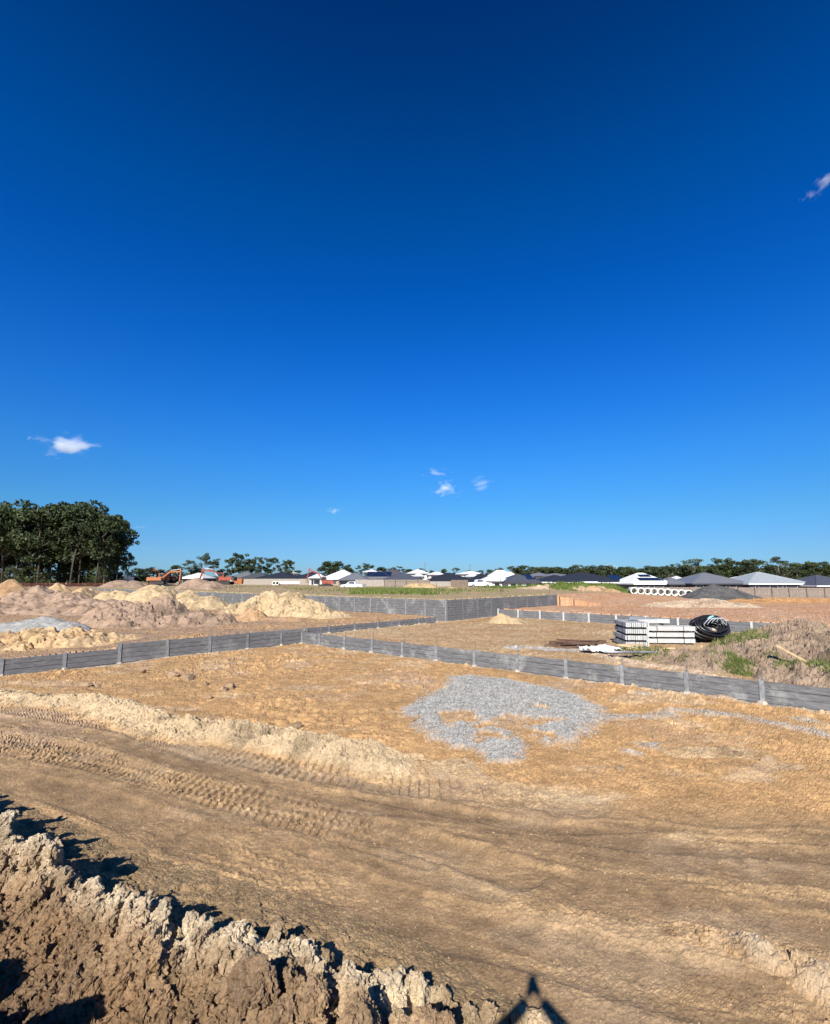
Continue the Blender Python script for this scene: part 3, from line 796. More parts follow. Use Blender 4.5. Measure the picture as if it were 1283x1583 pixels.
def mound_full(x, y):
    z, d, live, hol = mound_height(x, y)
    lv = np.clip(live, 0, 1) * sstep(0.02, 0.15, z)
    onc = sstep(-0.2, 0.05, d)                      # 1 on the clods, 0 on the skirt
    amp = lv * (0.30 + 0.70 * onc)
    wx, wy = x + 0.22 * fbm(x * 1.8, y * 1.8, 4, 411), y + 0.30 * fbm(x * 1.8, y * 1.8, 4, 412)
    tops = 1 - 0.75 * np.clip(hol / 0.30, 0, 1)
    fh, gp, c1 = facets(wx * 1.75, wy * 1.55, 421)
    dz = (0.20 * fh - 0.16 * np.exp(-gp / 0.05) * (c1 > 0.35)) * tops
    wx2, wy2 = wx + 0.06 * vnoise(x * 7, y * 7, 413), wy + 0.08 * vnoise(x * 7, y * 7, 414)
    fh, gp, c2 = facets(wx2 * 4.6, wy2 * 4.2, 422)
    dz += (0.105 * fh - 0.06 * np.exp(-gp / 0.06) * (c2 > 0.35)) * (0.6 + 0.4 * tops)
    fh, gp, c3 = facets(wx2 * 11, wy2 * 10, 423)
    dz += 0.050 * fh - 0.02 * np.exp(-gp / 0.08)
    fh, gp, c4 = facets(wx2 * 25, wy2 * 23, 424)
    dz += 0.020 * fh
    dz += 0.008 * fbm(x * 40, y * 40, 3, 425) + 0.03 * fbm(x * 9, y * 9, 3, 428) + 0.05 * fbm(x * 1.2, y * 1.2, 3, 426)
    # the crest is a row of upended pale clods
    cst = np.exp(-((d - 0.10) / 0.22) ** 2)
    f1, f2, c5 = worley(x * 2.6 + 0.3 * wx, y * 2.0, 427)
    dz += cst * 0.05 * (c5 - 0.6)
    zz = z + dz * amp
    n1 = 0.5 + 0.5 * fbm(x * 0.9, y * 0.9, 5, 431)
    n2_ = fbm(x * 3.2, y * 3.2, 4, 432)
    pink = np.array((0.44, 0.295, 0.17)); pal = np.array((0.58, 0.435, 0.27)); brn = np.array((0.28, 0.18, 0.10)); hollow_shade = np.array((0.17, 0.115, 0.078))
    m = sstep(0.40, 0.60, n1)[:, None]
    col = (pink[None] * (1 - m) + pal[None] * m) * (0.92 + 0.22 * n2_)[:, None]
    col = col * (0.86 + 0.28 * c1)[:, None] * (0.92 + 0.16 * c2)[:, None]
    r = (sstep(0.10, 0.5, fbm(x * 1.7 + 5, y * 1.7, 4, 433)) * 0.6)[:, None]
    col = col * (1 - r) + np.array((0.42, 0.255, 0.13))[None] * r
    k = (np.exp(-((d - 0.08) / 0.22) ** 2) * (0.55 + 0.45 * sstep(-0.2, 0.2, n2_)) * (x < 0.2))[:, None]
    col = col * (1 - k) + np.array((0.72, 0.585, 0.40))[None] * k
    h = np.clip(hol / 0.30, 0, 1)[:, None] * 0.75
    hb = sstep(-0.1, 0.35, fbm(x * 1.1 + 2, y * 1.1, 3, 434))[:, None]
    col = col * (1 - h) + (brn[None] * (1 - hb) + hollow_shade[None] * hb) * h  # brown soil in the hollow, its shadow darkened into the colour
    s = (1 - onc)[:, None]
    col = col * (1 - s) + (np.array((0.40, 0.275, 0.15))[None] * (0.85 + 0.3 * n1)[:, None]) * s
    col = col * (1 + 0.35 * (_hash(np.round(x * 90), np.round(y * 70), 93) - 0.5))[:, None] * (1 + 0.25 * fbm(x * 9, y * 9, 4, 94))[:, None]
    return zz, col

# plain body of the mound, out of sight under the crust and behind the camera
def body_grid(x0, x1, y0, y1, res):
    nc, nr = int((x1 - x0) / res) + 1, int((y1 - y0) / res) + 1
    X, Y = np.meshgrid(np.linspace(x0, x1, nc), np.linspace(y0, y1, nr))
    return X.ravel(), Y.ravel(), nr, nc
mx_, my_, nr_, nc_ = body_grid(-4.0, 2.2, -3.6, 2.75, 0.05)
mz, mc = mound_full(mx_, my_)
mound_base = mesh_arrays('mound_body', np.stack([mx_, my_, mz], 1), grid_quads(nr_, nc_), M_clay, np.clip(mc, 0.01, 0.9))

def clod_shape(seed, sub=3):
    """an angular lump: a ball cut by random planes"""
    import bmesh
    rnd = random.Random(seed)
    bm = bmesh.new(); bmesh.ops.create_icosphere(bm, subdivisions=sub, radius=1.0)
    pl = []
    for _ in range(12):
        n = Vector((rnd.gauss(0, 1), rnd.gauss(0, 1), rnd.gauss(0, 1))).normalized(); pl.append((n, rnd.uniform(0.55, 1.0)))
    ph = [(Vector((rnd.uniform(-9, 9), rnd.uniform(-9, 9), rnd.uniform(-9, 9))), rnd.uniform(0, 6)) for _ in range(7)]
    vs = []
    for v in bm.verts:
        d = v.co.normalized(); r = 1.25
        for n, h in pl:
            k = d.dot(n)
            if k > 0.05: r = min(r, h / k)
        r += 0.035 * sum(math.sin(d.dot(f) + p) for f, p in ph) / 2
        vs.append(d * r)
    fs = [[x.index for x in f.verts] for f in bm.faces]
    bm.free()
    return np.array([tuple(v) for v in vs]), np.array(fs)
CL = [clod_shape(700 + i, 3) for i in range(9)]
CLs = [clod_shape(720 + i, 2) for i in range(9)]
rng = np.random.default_rng(12)
def crest_y(x): return np.interp(x, cr[:, 0], cr[:, 1])
def crest_z(x): return np.interp(x, cr[:, 0], cr[:, 2])

# clods pressed together into one churned crust
lump = []                                  # x, y, radius, (sx, sy, sz), sink
for x in np.sort(rng.uniform(-7.2, 0.9, 130)):      # upended clods along the crest
    k = 1.0 if x < -1.2 else 0.72
    lump.append((x, crest_y(x) - rng.normal(0.06, 0.09), rng.uniform(0.05, 0.125) * k, (rng.uniform(.6, 1.1), rng.uniform(.6, 1.0), rng.uniform(0.9, 1.5)), 0.15))
for x in np.sort(rng.uniform(-7.2, 1.0, 260)):
    lump.append((x, crest_y(x) - rng.normal(0.12, 0.15), rng.uniform(0.03, 0.085), (rng.uniform(.7, 1.2), rng.uniform(.7, 1.2), rng.uniform(0.8, 1.4)), 0.1))
for _ in range(95):                         # big slabs in the near part
    x = rng.uniform(-4.4, 0.9); y = rng.uniform(2.6, 4.3)
    if crest_y(x) - y < 0.45 or (crest_y(x) - y < 1.75 and x < -1.3): continue
    lump.append((x, y, rng.uniform(0.10, 0.25), (rng.uniform(.6, 1.0), rng.uniform(.5, 0.9), rng.uniform(0.8, 1.3)), -0.15))
for _ in range(330):
    x = rng.uniform(-5.2, 1.0); y = rng.uniform(2.6, 6.0)
    if crest_y(x) - y < 0.35: continue
    deep = crest_y(x) - y < 1.7 and x < -1.3
    lump.append((x, y, rng.uniform(0.03, 0.07) if deep else rng.uniform(0.05, 0.12), (rng.uniform(.7, 1.2), rng.uniform(.7, 1.2), rng.uniform(0.7, 1.3)), 0.1))
bxx, byy, bnr, bnc = body_grid(-8.6, 2.3, 2.45, 9.6, 0.022)
bzz = mound_full(bxx, byy)[0]
nb = len(bxx)
top = np.stack([bxx, byy, bzz], 1); bot = np.stack([bxx, byy, np.full(nb, -0.75)], 1)
q = grid_quads(bnr, bnc)
idx = np.arange(nb).reshape(bnr, bnc)
def rim(e): return np.stack([e[:-1], e[:-1] + nb, e[1:] + nb, e[1:]], 1)
sides = np.concatenate([rim(idx[0, :]), rim(idx[::-1, 0]), rim(idx[-1, ::-1]), rim(idx[:, -1])])
Vs, Fs = [top, bot], [q, q[:, ::-1] + nb, sides]
allf = [tuple(f) for f in np.concatenate(Fs).tolist()]
lx = np.array([l[0] for l in lump]); ly = np.array([l[1] for l in lump]); lz = mound_full(lx, ly)[0]
n0 = 2 * nb
for i, (x, y, r, sc, snk) in enumerate(lump):
    v, f = CL[i % 9]
    a, b, c = rng.uniform(0, 6.28), rng.normal(0, 0.35), rng.normal(0, 0.35)
    m3 = np.array((Matrix.Rotation(b, 3, 'X') @ Matrix.Rotation(c, 3, 'Y') @ Matrix.Rotation(a, 3, 'Z')))
    rr = np.array(Matrix.Rotation(rng.uniform(0, 6.28), 3, 'X'))
    w = ((v @ rr.T) * np.array(sc) * r) @ m3.T + (x, y, max(lz[i], -0.02) + r * (0.35 - snk))
    Vs.append(w); allf += [tuple(int(k) for k in (t + n0)) for t in f]; n0 += len(v)
tmp = bpy.data.meshes.new('tmp'); tmp.from_pydata(np.concatenate(Vs).tolist(), [], allf)
tob = bpy.data.objects.new('tmp', tmp); COL.objects.link(tob)
md = tob.modifiers.new('fuse', 'REMESH'); md.mode = 'VOXEL'; md.voxel_size = 0.0125; md.use_smooth_shade = False
fused = bpy.data.meshes.new_from_object(tob.evaluated_get(bpy.context.evaluated_depsgraph_get()))
bpy.data.objects.remove(tob); bpy.data.meshes.remove(tmp)
nv = len(fused.vertices); co = np.empty(nv * 3, np.float32); fused.vertices.foreach_get('co', co); co = co.reshape(-1, 3).astype(float)
no = np.empty(nv * 3, np.float32); fused.vertex_normals.foreach_get('vector', no); no = no.reshape(-1, 3).astype(float)
nl_ = len(fused.loops); li = np.empty(nl_, np.int32); fused.loops.foreach_get('vertex_index', li); fq = li.reshape(-1, 4)
bpy.data.meshes.remove(fused)
keep = (co[:, 2] > -0.16) & (co[:, 1] > 2.47)
fq = fq[keep[fq].all(1)]; uq = np.unique(fq); rm = np.full(nv, -1); rm[uq] = np.arange(len(uq)); fq = rm[fq]; co = co[uq]; no = no[uq]
X, Y, Z = co.T
_, dd, lv_, hl_ = mound_height(X, Y)
onc = sstep(-0.25, 0.02, dd)
# crumble the skin: fissures, flakes and grains
wq = 0.06 * fbm3(X * 5, Y * 5, Z * 5, 2, 801)
c1 = fbm3(X * 9 + wq * 9, Y * 9, Z * 5, 3, 811)
c2 = np.abs(fbm3(X * 17 + wq * 20, Y * 15, Z * 8, 2, 821))
c3 = fbm3(X * 42, Y * 42, Z * 30, 2, 831)
disp = 0.044 * c1 - 0.048 * np.exp(-c2 / 0.05) + 0.034 * np.abs(c3) - 0.012
co = co + no * (disp * (0.35 + 0.65 * onc))[:, None]
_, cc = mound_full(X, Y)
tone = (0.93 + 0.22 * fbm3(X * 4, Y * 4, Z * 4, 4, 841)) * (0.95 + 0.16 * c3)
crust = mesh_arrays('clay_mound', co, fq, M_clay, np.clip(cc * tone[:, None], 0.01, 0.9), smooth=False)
tag(crust, 'big mound of churned pale clay clods with deep cracks beside the haul track', 'dirt mound')
mound_base.parent = crust

def surf_z(x, y):
    """finished ground or mound under a point near the camera"""
    g = ground_fine(np.array([x]), np.array([y]))[0][0]
    m = mound_full(np.array([x]), np.array([y]))[0][0] if (-9 < x < 2.2 and y < 10) else -9
    return float(max(g, m))

# ------------------------------------------------------------------ retaining walls of concrete sleepers
M_sleeper = mat('grey_concrete_sleeper', (0.125, 0.125, 0.128), 0.85, 0.35, 3.0, 0.5, 14, stretch=(1, 1, 7), stain=(0.42, 0.41, 0.39), stain_amt=0.35, stain_scale=0.7)
M_sleeper_pale = mat('weathered_concrete_sleeper', (0.118, 0.118, 0.12), 0.85, 0.4, 2.6, 0.5, 14, stretch=(1, 1, 6), stain=(0.42, 0.41, 0.38), stain_amt=0.6, stain_scale=1.1)
M_post = mat('galvanised_post', (0.20, 0.205, 0.21), 0.65, 0.4, 5, metal=0.2, stain=(0.42,0.40,0.36), stain_amt=0.6, stain_scale=3)
M_post_dark = mat('dark_post', (0.16, 0.16, 0.165), 0.7, 0.2, 5)
M_stake = mat('steel_stake', (0.17, 0.15, 0.14), 0.6, 0.2, 8, metal=0.3)
M_foot = mat('spilled_concrete', (0.36, 0.31, 0.25), 0.9, 0.35, 6, 0.5, 20)

def sleeper_wall(name, label, P0, P1, z0, z1, face, first=2.0, pitch=2.0, msl=M_sleeper, mpo=M_post, stakes=0.0, footing=True, seed=0, zfun=None):
    """posts from P0 to P1; z0 base level, z1 top; face: +1 when the bare face is to the right of the run"""
    rnd = random.Random(seed)
    d = unit(np.array(P1) - np.array(P0)); L = float(np.hypot(*(np.array(P1) - np.array(P0))))
    n = np.array((d[1], -d[0])) * face
    rz = math.atan2(d[1], d[0])
    root = thing(name, label, 'retaining wall', (P0[0], P0[1], z0), rz)
    ts = [0.0]; t = first
    while t < L + 0.05: ts.append(min(t, L)); t += pitch
    fy = -0.06 * face                                  # local y of the bare side
    for i, t in enumerate(ts):
        za, zb = (zfun(t) if zfun else (z0, z1))
        if zfun and i > 0:
            zb = max(zb, zfun(t - 0.3)[1])
        h = zb - za
        m = MB()
        m.box((0, fy, (h - 0.35) / 2 + 0.02), (0.13, 0.014, h + 0.40))
        m.box((0, -fy, (h - 0.35) / 2 + 0.02), (0.13, 0.014, h + 0.40))
        m.box((0, 0, (h - 0.35) / 2 + 0.02), (0.012, 0.104, h + 0.40))
        p = m.build('post', mpo, root, (t, 0, za - z0))
        p.rotation_euler = (R(rnd.uniform(-0.7, 0.7)), R(rnd.uniform(-0.7, 0.7)), 0)
        if stakes:
            hh = stakes * rnd.uniform(0.6, 1.15)
            MB().cyl((0.02, -fy * 0.5, h), (0.02 + rnd.uniform(-.02, .02), -fy * 0.5, h + hh), 0.014, 0.014, 6).build('stake', M_stake, p)
        if footing:
            f = MB(); k = 9
            ring = [(rnd.uniform(0.10, 0.22) * math.cos(2 * math.pi * j / k), fy * 1.5 + rnd.uniform(0.10, 0.2) * math.sin(2 * math.pi * j / k)) for j in range(k)]
            top = rnd.uniform(0.03, 0.08)
            for j in range(k):
                a, b = ring[j], ring[(j + 1) % k]
                f.quad((a[0], a[1], -0.12), (b[0], b[1], -0.12), (b[0] * 0.55, fy * 1.5 + (b[1] - fy * 1.5) * 0.55, top), (a[0] * 0.55, fy * 1.5 + (a[1] - fy * 1.5) * 0.55, top))
            f.poly([(a[0] * 0.55, fy * 1.5 + (a[1] - fy * 1.5) * 0.55, top) for a in ring])
            f.build('footing', M_foot, p)
    for t0, t1 in zip(ts[:-1], ts[1:]):
        za, zb = (zfun((t0 + t1) / 2) if zfun else (z0, z1))
        k = max(1, int(round((zb - za) / 0.2)))
        m = MB()
        hh = (zb - za) / k
        for j in range(-1, k):
            sag = rnd.uniform(-0.004, 0.004)
            dep = 0.078 + rnd.uniform(-0.006, 0.006)
            L_ = t1 - t0 - 0.03
            zc = j * hh + hh / 2 + sag
            m.box((0, 0, zc), (L_, dep, hh - 0.022))
            m.box((0, 0, zc), (L_ - 0.004, dep - 0.022, hh - 0.003))
        # keep the gaps closed: a recessed core behind the joints
        m.build('sleeper_panel', msl, root, ((t0 + t1) / 2, 0.0, za - z0))
    return root

far_left = Cc + l_dir * 21.5
sleeper_wall('retaining_wall', 'dark grey sleeper wall with a step in its top holding back the heaps', Cc, far_left, 0.0, 0.8, -1, first=1.35, pitch=1.99, seed=1,
             zfun=lambda t: (0.0, 0.8) if t < 9.4 else (0.0, 0.6), mpo=M_post)
sleeper_wall('retaining_wall', 'long mottled grey sleeper wall with thin rods crossing in front of the coil and stack', Cc + b_dir * 0.1, Cc + b_dir * 38.0, 0.0, 0.6, 1, first=1.5, pitch=2.0, msl=M_sleeper_pale, stakes=0.42, seed=2)
sleeper_wall('retaining_wall', 'low two sleeper wall running from the corner to the tall wall', Cc + a_dir * 0.3, Dd, 0.42, 0.8, 1, first=1.6, pitch=2.0, stakes=0.36, seed=3)
sleeper_wall('retaining_wall', 'tall dark grey sleeper wall on the middle lot beside the yellow heap', Dd, Ee, 0.42, 2.0, 1, pitch=2.0, seed=4, mpo=M_post_dark, footing=False)
sleeper_wall('retaining_wall', 'grey sleeper wall with white posts behind the concrete stack', Gg + d4 * 0.25, Gg + d4 * 42, 0.42, 1.03, 1, pitch=2.05, seed=5, mpo=mat('white_post', (0.42, 0.42, 0.41), 0.6, 0.2, 4))
sleeper_wall('retaining_wall', 'longest and highest grey sleeper wall with white stains behind the sand heaps', Dd + d5 * 0.05, Dd + d5 * 82, 0.55, 2.0, -1, pitch=2.0, msl=M_sleeper_pale, seed=6, mpo=M_post, footing=False)

# ------------------------------------------------------------------ the stored material on the middle lot
M_conc = mat('pale_concrete', (0.40, 0.40, 0.385), 0.85, 0.18, 5, 0.3, 30, stain=(0.30,0.27,0.22), stain_amt=0.5, stain_scale=2.5)
M_timber = mat('pale_timber', (0.50, 0.36, 0.19), 0.75, 0.25, 4, stretch=(3, 3, 3))
M_darkwood = mat('dark_bearer', (0.05, 0.04, 0.032), 0.8, 0.3, 6)
M_black = mat('black_poly_pipe', (0.012, 0.012, 0.014), 0.32, 0.2, 6, spec=0.6)
M_wrap, n_, l_, p_ = new_mat('clear_wrap')
p_.inputs['Base Color'].default_value = (0.75, 0.8, 0.82, 1); p_.inputs['Roughness'].default_value = 0.25; p_.inputs['Alpha'].default_value = 0.45
M_teal = mat('teal_strap', (0.25, 0.55, 0.52), 0.6)
M_steel = mat('dull_steel', (0.30, 0.31, 0.33), 0.45, 0.15, 5, metal=0.5)
M_rust = mat('rusty_steel', (0.095, 0.055, 0.038), 0.8, 0.35, 5)
M_sheet = mat('white_plastic', (0.68, 0.69, 0.70), 0.5, 0.1, 2, 0.4, 6)

def sleeper_pack(label, u, v, Y, n_side, layers, length, rz, seed):
    """packs of concrete sleepers on bearers, piled on each other; every pack is a thing, lifted off one by one"""
    rnd = random.Random(seed)
    p = at(u, v, Y); z = ground_z(p.x, p.y) - 0.02
    for k in range(layers):
        root = thing('sleeper_pack', label[k], 'concrete pack', (p.x + rnd.uniform(-.05, .05), p.y + rnd.uniform(-.03, .03), z), rz + R(rnd.uniform(-1.2, 1.2)), 'packs of new concrete sleepers')
        for sx in (-0.32, 0.32):
            MB().box((sx * length, 0, 0.045), (0.09, n_side * 0.085, 0.09)).build('bearer', M_darkwood, root)
        m = MB()
        for i in range(n_side):
            m.box((rnd.uniform(-.04, .04), (i - (n_side - 1) / 2) * 0.088, 0.09 + 0.1), (length, 0.070, 0.2 + rnd.uniform(-.004, .004)))
        m.build('sleepers', M_conc, root)
        for sx in (-0.25, 0.27):
            s_ = MB(); w = n_side * 0.044 + 0.004
            s_.box((sx * length, -w, 0.19), (0.03, 0.004, 0.212)); s_.box((sx * length, w, 0.19), (0.03, 0.004, 0.212)); s_.box((sx * length, 0, 0.297), (0.03, 2 * w + 0.004, 0.004))
            s_.build('strap', M_darkwood, root)
        z += 0.295
sleeper_pack(['lowest pack of sleepers, ends outward, at the shorter white stack', 'second pack from the ground in the shorter white stack of sleepers', 'third pack from the ground in the shorter white stack of sleepers', 'topmost pack on the shorter white stack of sleepers'],
             975, 992, 24.7, 12, 4, 2.0, R(83), 11)
sleeper_pack(['lowest pack in the long white stack beside the black coil', 'pack second from the ground in the long white stack', 'pack third from the ground in the long white stack', ],
             1031, 992, 25.4, 9, 3, 2.45, R(-3), 12)
p = at(998, 960, 25.6)
t_ = thing('sleeper_pack', 'short loose pack of pale sleepers bridging the tops of both white stacks', 'concrete pack', (XAT(1003, 25.8), 25.8, ground_z(XAT(1003, 25.8), 25.8) + 0.885), R(-4), 'packs of new concrete sleepers')
m = MB()
for i in range(5): m.box(((i % 2) * 0.05, (i - 2) * 0.09, 0.19), (1.6, 0.08, 0.19))
m.build('sleepers', M_conc, t_)
for sx in (-0.5, 0.5): MB().box((sx, 0, 0.045), (0.09, 0.45, 0.088)).build('bearer', M_darkwood, t_)
t_ = MB()
zt = ground_z(XAT(985, 25.4), 25.4) + 1.21
for i in range(4): t_.bar((-0.5 + i * .05, -0.2 + i * 0.11, 0.03 + 0.02 * i), (0.75 - i * .1, -0.12 + i * 0.1, 0.035 + 0.04 * (i % 2)), 0.05, 0.05)
o = t_.build('offcuts', M_steel, None, (XAT(982, 25.0), 25.0, zt)); tag(o, 'loose grey steel lengths lying on top of the shorter white stack', 'steel offcuts')

# the black coil of pipe, tilted, with its tail
coil_x, coil_y = XAT(1094, 26.0), 26.0
coil_z = ground_z(coil_x, coil_y)
coil = thing('pipe_coil', 'big shiny black coil of pipe leaning beside the white sleepers', 'pipe coil', (coil_x, coil_y, coil_z), 0)
rnd = random.Random(5)
m = MB()
for k in range(32):
    layer, pos = k % 3, k // 3
    r = 0.42 + 0.085 * layer + rnd.uniform(-0.10, 0.08)
    ax = Vector((-0.34 + 0.04 * pos + rnd.uniform(-.14, .14), -0.72, 0.46 + rnd.uniform(-.16, .16))).normalized()
    c = Vector((-0.12, 0.05, 0.63)) + ax * (0.082 * (pos - 4.5)) + Vector((rnd.uniform(-.03, .03), 0, rnd.uniform(-.04, .03)))
    x = (Vector((0, 0, 1)) - ax * ax.z).normalized(); y = ax.cross(x)
    m.tube([c + (x * math.cos(a) * 0.92 + y * math.sin(a) * 1.42) * (r + 0.02 * math.sin(a * 3 + k)) for a in [2 * math.pi * i / 30 for i in range(30)]], 0.043, 7, closed=True)
m.build('windings', M_black, coil, smooth=True)
m = MB()
for k in range(7):
    pts = []
    for i in range(16):
        s_ = i / 15
        pts.append((0.35 + 1.25 * s_ + 0.05 * k * (1 - s_), -0.2 - 0.09 * k + 0.25 * math.sin(s_ * 4 + k * .5), 0.10 + (0.62 - 0.05 * k) * (1 - s_) ** 2 + 0.05 * math.sin(s_ * 7 + k)))
    m.tube(pts, 0.042, 7)
m.build('tail', M_black, coil, smooth=True)
m = MB()
for k in range(4):
    a0 = -0.9 + k * 0.5
    c = Vector((-0.35 + 0.22 * k, -0.1, 0.62))
    m.tube([c + Vector((0.30 * math.sin(t), -0.34 * math.cos(t) - .1, 0.62 * math.cos(t * 0.9 + a0 * .3))) for t in [-1.1 + 2.2 * i / 9 for i in range(10)]], 0.022, 5)
m.build('wrapping', M_wrap, coil, smooth=True)
MB().tube([(-0.22, -0.1, 1.16), (-0.08, -0.15, 1.27), (0.08, -0.1, 1.30), (0.12, 0.05, 1.2)], 0.045, 6).build('strap', M_teal, coil, smooth=True)
ox, oy = XAT(1178, 23.4), 23.4
m = MB()
for k in range(9):
    m.tube([(-0.75 + 1.6 * i / 13, 0.11 * (k - 4) + 0.16 * math.sin(i * 0.6 + k), 0.28 + 0.05 * math.sin(i * .9 + k * 2) + 0.09 * (k % 3)) for i in range(14)], 0.045, 7)
o = m.build('loose_pipe', M_black, None, (ox, oy, ground_z(ox, oy) + 0.22), smooth=True)
tag(o, 'flattened tangle of black pipe lying on the weedy mound by the grey wall', 'pipe')

# rusty bars, white sheeting, planks, steel tubes
sx, sy = XAT(887, 24.4), 24.4
rnd = random.Random(8)
for k in range(26):
    L_ = rnd.uniform(1.0, 2.2); a = R(rnd.uniform(-16, 10)); c = Vector((sx + rnd.gauss(0, 0.36), sy + rnd.gauss(0, 0.32), ground_z(sx, sy) + 0.05 + 0.28 * rnd.random() * (1 - abs(k - 13) / 20)))
    dv = Vector((math.cos(a), math.sin(a), rnd.uniform(-.05, .07))) * L_ / 2
    m = MB(); r = rnd.uniform(0.02, 0.04)
    m.tube([-dv, Vector((0, 0, rnd.uniform(-.02, .03))), dv], r, 6)
    o = m.build('rusty_bar', M_rust, None, c)
    tag(o, 'dark rusty bar in the loose heap of bars beside the white sheeting', 'steel bar', 'rusty bars heaped on the middle lot')
for label, u, v, Y, w, dep, sd_ in (('crumpled white plastic sheet lying between the rusty bars and the white stack', 932, 1001, 22.3, 1.9, 1.0, 1),):
    x0, y0 = XAT(u, Y, v), Y
    q = 34
    X, Y_ = np.meshgrid(np.linspace(-1, 1, q * 2), np.linspace(-1, 1, q)); x, y = X.ravel(), Y_.ravel()
    edge = 1 - np.sqrt(x * x + y * y) + 0.35 * fbm(x * 2 + sd_, y * 2, 4, 500 + sd_)
    hgt = 0.05 + (0.30 if sd_ == 1 else 0.04) * np.abs(fbm(x * 2.5, y * 2.0, 4, 510 + sd_)) + (0.12 if sd_ == 1 else 0.0) * np.clip(edge, 0, 1)
    qd = grid_quads(q, q * 2); qd = qd[(edge > 0.12)[qd].all(1)]
    uq = np.unique(qd); rm = np.full(len(x), -1); rm[uq] = np.arange(len(uq))
    vv = np.stack([x0 + x * w * 0.5 * 1.2, y0 + y * dep * 0.5 * 1.4, ground_z(x0, y0) + hgt + 0.03], 1)[uq]
    n_ = len(vv); low = vv.copy(); low[:, 2] -= 0.012
    fq = rm[qd]
    o = mesh_arrays('plastic_sheet', np.concatenate([vv, low]), np.concatenate([fq, fq[:, ::-1] + n_]), M_sheet)
    tag(o, label, 'plastic sheet')
rnd = random.Random(3)
for k, (u, v, Y, L_, a) in enumerate([(985, 1003, 21.9, 1.6, -18), (1000, 1000, 22.0, 1.9, -22), (1010, 1004, 21.7, 1.4, -14), (994, 1007, 21.6, 1.7, -30), (1020, 1009, 21.4, 1.2, -8), (975, 1000, 22.2, 1.3, 12)]):
    x = XAT(u, Y, v)
    m = MB().box((0, 0, 0), (L_, 0.14, 0.045))
    o = m.build('timber_plank', M_timber, None, (x, Y, ground_z(x, Y) + 0.10 + 0.05 * k))
    o.rotation_euler = (R(rnd.uniform(-8, 8)), R(rnd.uniform(-6, 9)), R(a))
    tag(o, ['short pale plank beside the white stack', 'longest pale plank slanting down from the white stack', 'pale plank lying across the other planks by the stack', 'steeply slanted pale plank near the steel tubes', 'shortest pale plank lying at the edge of the weedy mound', 'pale plank pointing the other way under the white stack'][k], 'timber plank', 'pale planks by the stack')
for k, (u, v, Y, L_, a) in enumerate([(980, 1010, 20.9, 2.1, 1), (990, 1012, 20.8, 2.3, -1), (962, 1014, 20.6, 1.5, 3)]):
    x = XAT(u, Y, v)
    o = MB().tube([(-L_ / 2, 0, 0), (0, 0, 0.01), (L_ / 2, 0, 0)], 0.035, 10).build('steel_tube', M_steel, None, (x, Y, ground_z(x, Y) + 0.20 + 0.03 * k), smooth=True)
    o.rotation_euler = (0, 0, R(a))
    tag(o, ['grey steel tube lying beside the planks, farthest from the wall', 'longest grey steel tube lying in front of the planks', 'short grey steel tube lying nearest the sleeper wall'][k], 'steel tube', 'steel tubes by the planks')
x, y = XAT(1212, 17.6), 17.6
o = MB().box((0, 0, 0), (0.95, 0.11, 0.05)).build('timber_offcut', M_timber, None, (x, y, ZAT(1010, 17.6))); o.rotation_euler = (R(12), R(32), R(-28))
tag(o, 'weathered timber offcut sticking out of the weedy spoil mound', 'timber offcut')

# concrete pipes in a row by the fence
M_pipe = mat('cast_concrete_pipe', (0.66, 0.64, 0.58), 0.8, 0.1, 4, 0.2, 20)
def concrete_pipe(name, r, L_, wall=0.12):
    root = bpy.data.objects.new(name, None); COL.objects.link(root)
    n = 28; m = MB()
    b = 0
    prof = [(0, r - wall), (0, r), (L_, r), (L_, r - wall)]
    for y_, rr in prof:
        for i in range(n):
            a = 2 * math.pi * i / n; m.v.append((rr * math.cos(a), y_, r + rr * math.sin(a)))
    for j in range(4):
        for i in range(n):
            i2 = (i + 1) % n; j2 = (j + 1) % 4
            m.f.append((j * n + i, j2 * n + i, j2 * n + i2, j * n + i2))
    m.build('barrel', M_pipe, root, smooth=False)
    rim = MB()
    prof = [(-0.06, r - wall * 0.9), (-0.06, r + 0.05), (0.22, r + 0.05), (0.22, r - 0.01)]
    for y_, rr in prof:
        for i in range(n):
            a = 2 * math.pi * i / n; rim.v.append((rr * math.cos(a), y_, r + rr * math.sin(a)))
    for j in range(3):
        for i in range(n):
            i2 = (i + 1) % n
            rim.f.append((j * n + i, (j + 1) * n + i, (j + 1) * n + i2, j * n + i2))
    rim.build('socket_rim', M_pipe, root)
    return root
pp = concrete_pipe('concrete_pipe', 0.54, 2.4, 0.10)
PU = [979.6, 990.4, 1000.5, 1010.4, 1021, 1031.6, 1042.2, 1052.8, 1063.5]
PL = ['concrete pipe at the open end of the row, farthest from the dark heap', 'second concrete pipe from the open end of the row', 'third concrete pipe from the open end of the row', 'fourth concrete pipe from the open end of the row', 'middle one of the nine concrete pipes by the fence',
      'fourth concrete pipe counted from the dark gravel heap', 'third concrete pipe counted from the dark gravel heap', 'second concrete pipe counted from the dark gravel heap', 'concrete pipe half buried in the dark gravel heap']
rnd = random.Random(4)
for i, u in enumerate(PU):
    o = pp if i == 0 else dup(pp)
    Y = 86 - 0.25 * i
    o.location = (XAT(u, Y), Y, max(ZAT(922.6, Y), ground_z(XAT(u, Y), Y) + 0.12)); o.rotation_euler = (0, 0, R(rnd.uniform(-4, 4) - 10))
    tag(o, PL[i], 'concrete pipe', 'row of concrete pipes')
ps = concrete_pipe('drain_pipe', 0.45, 3.2, 0.09)
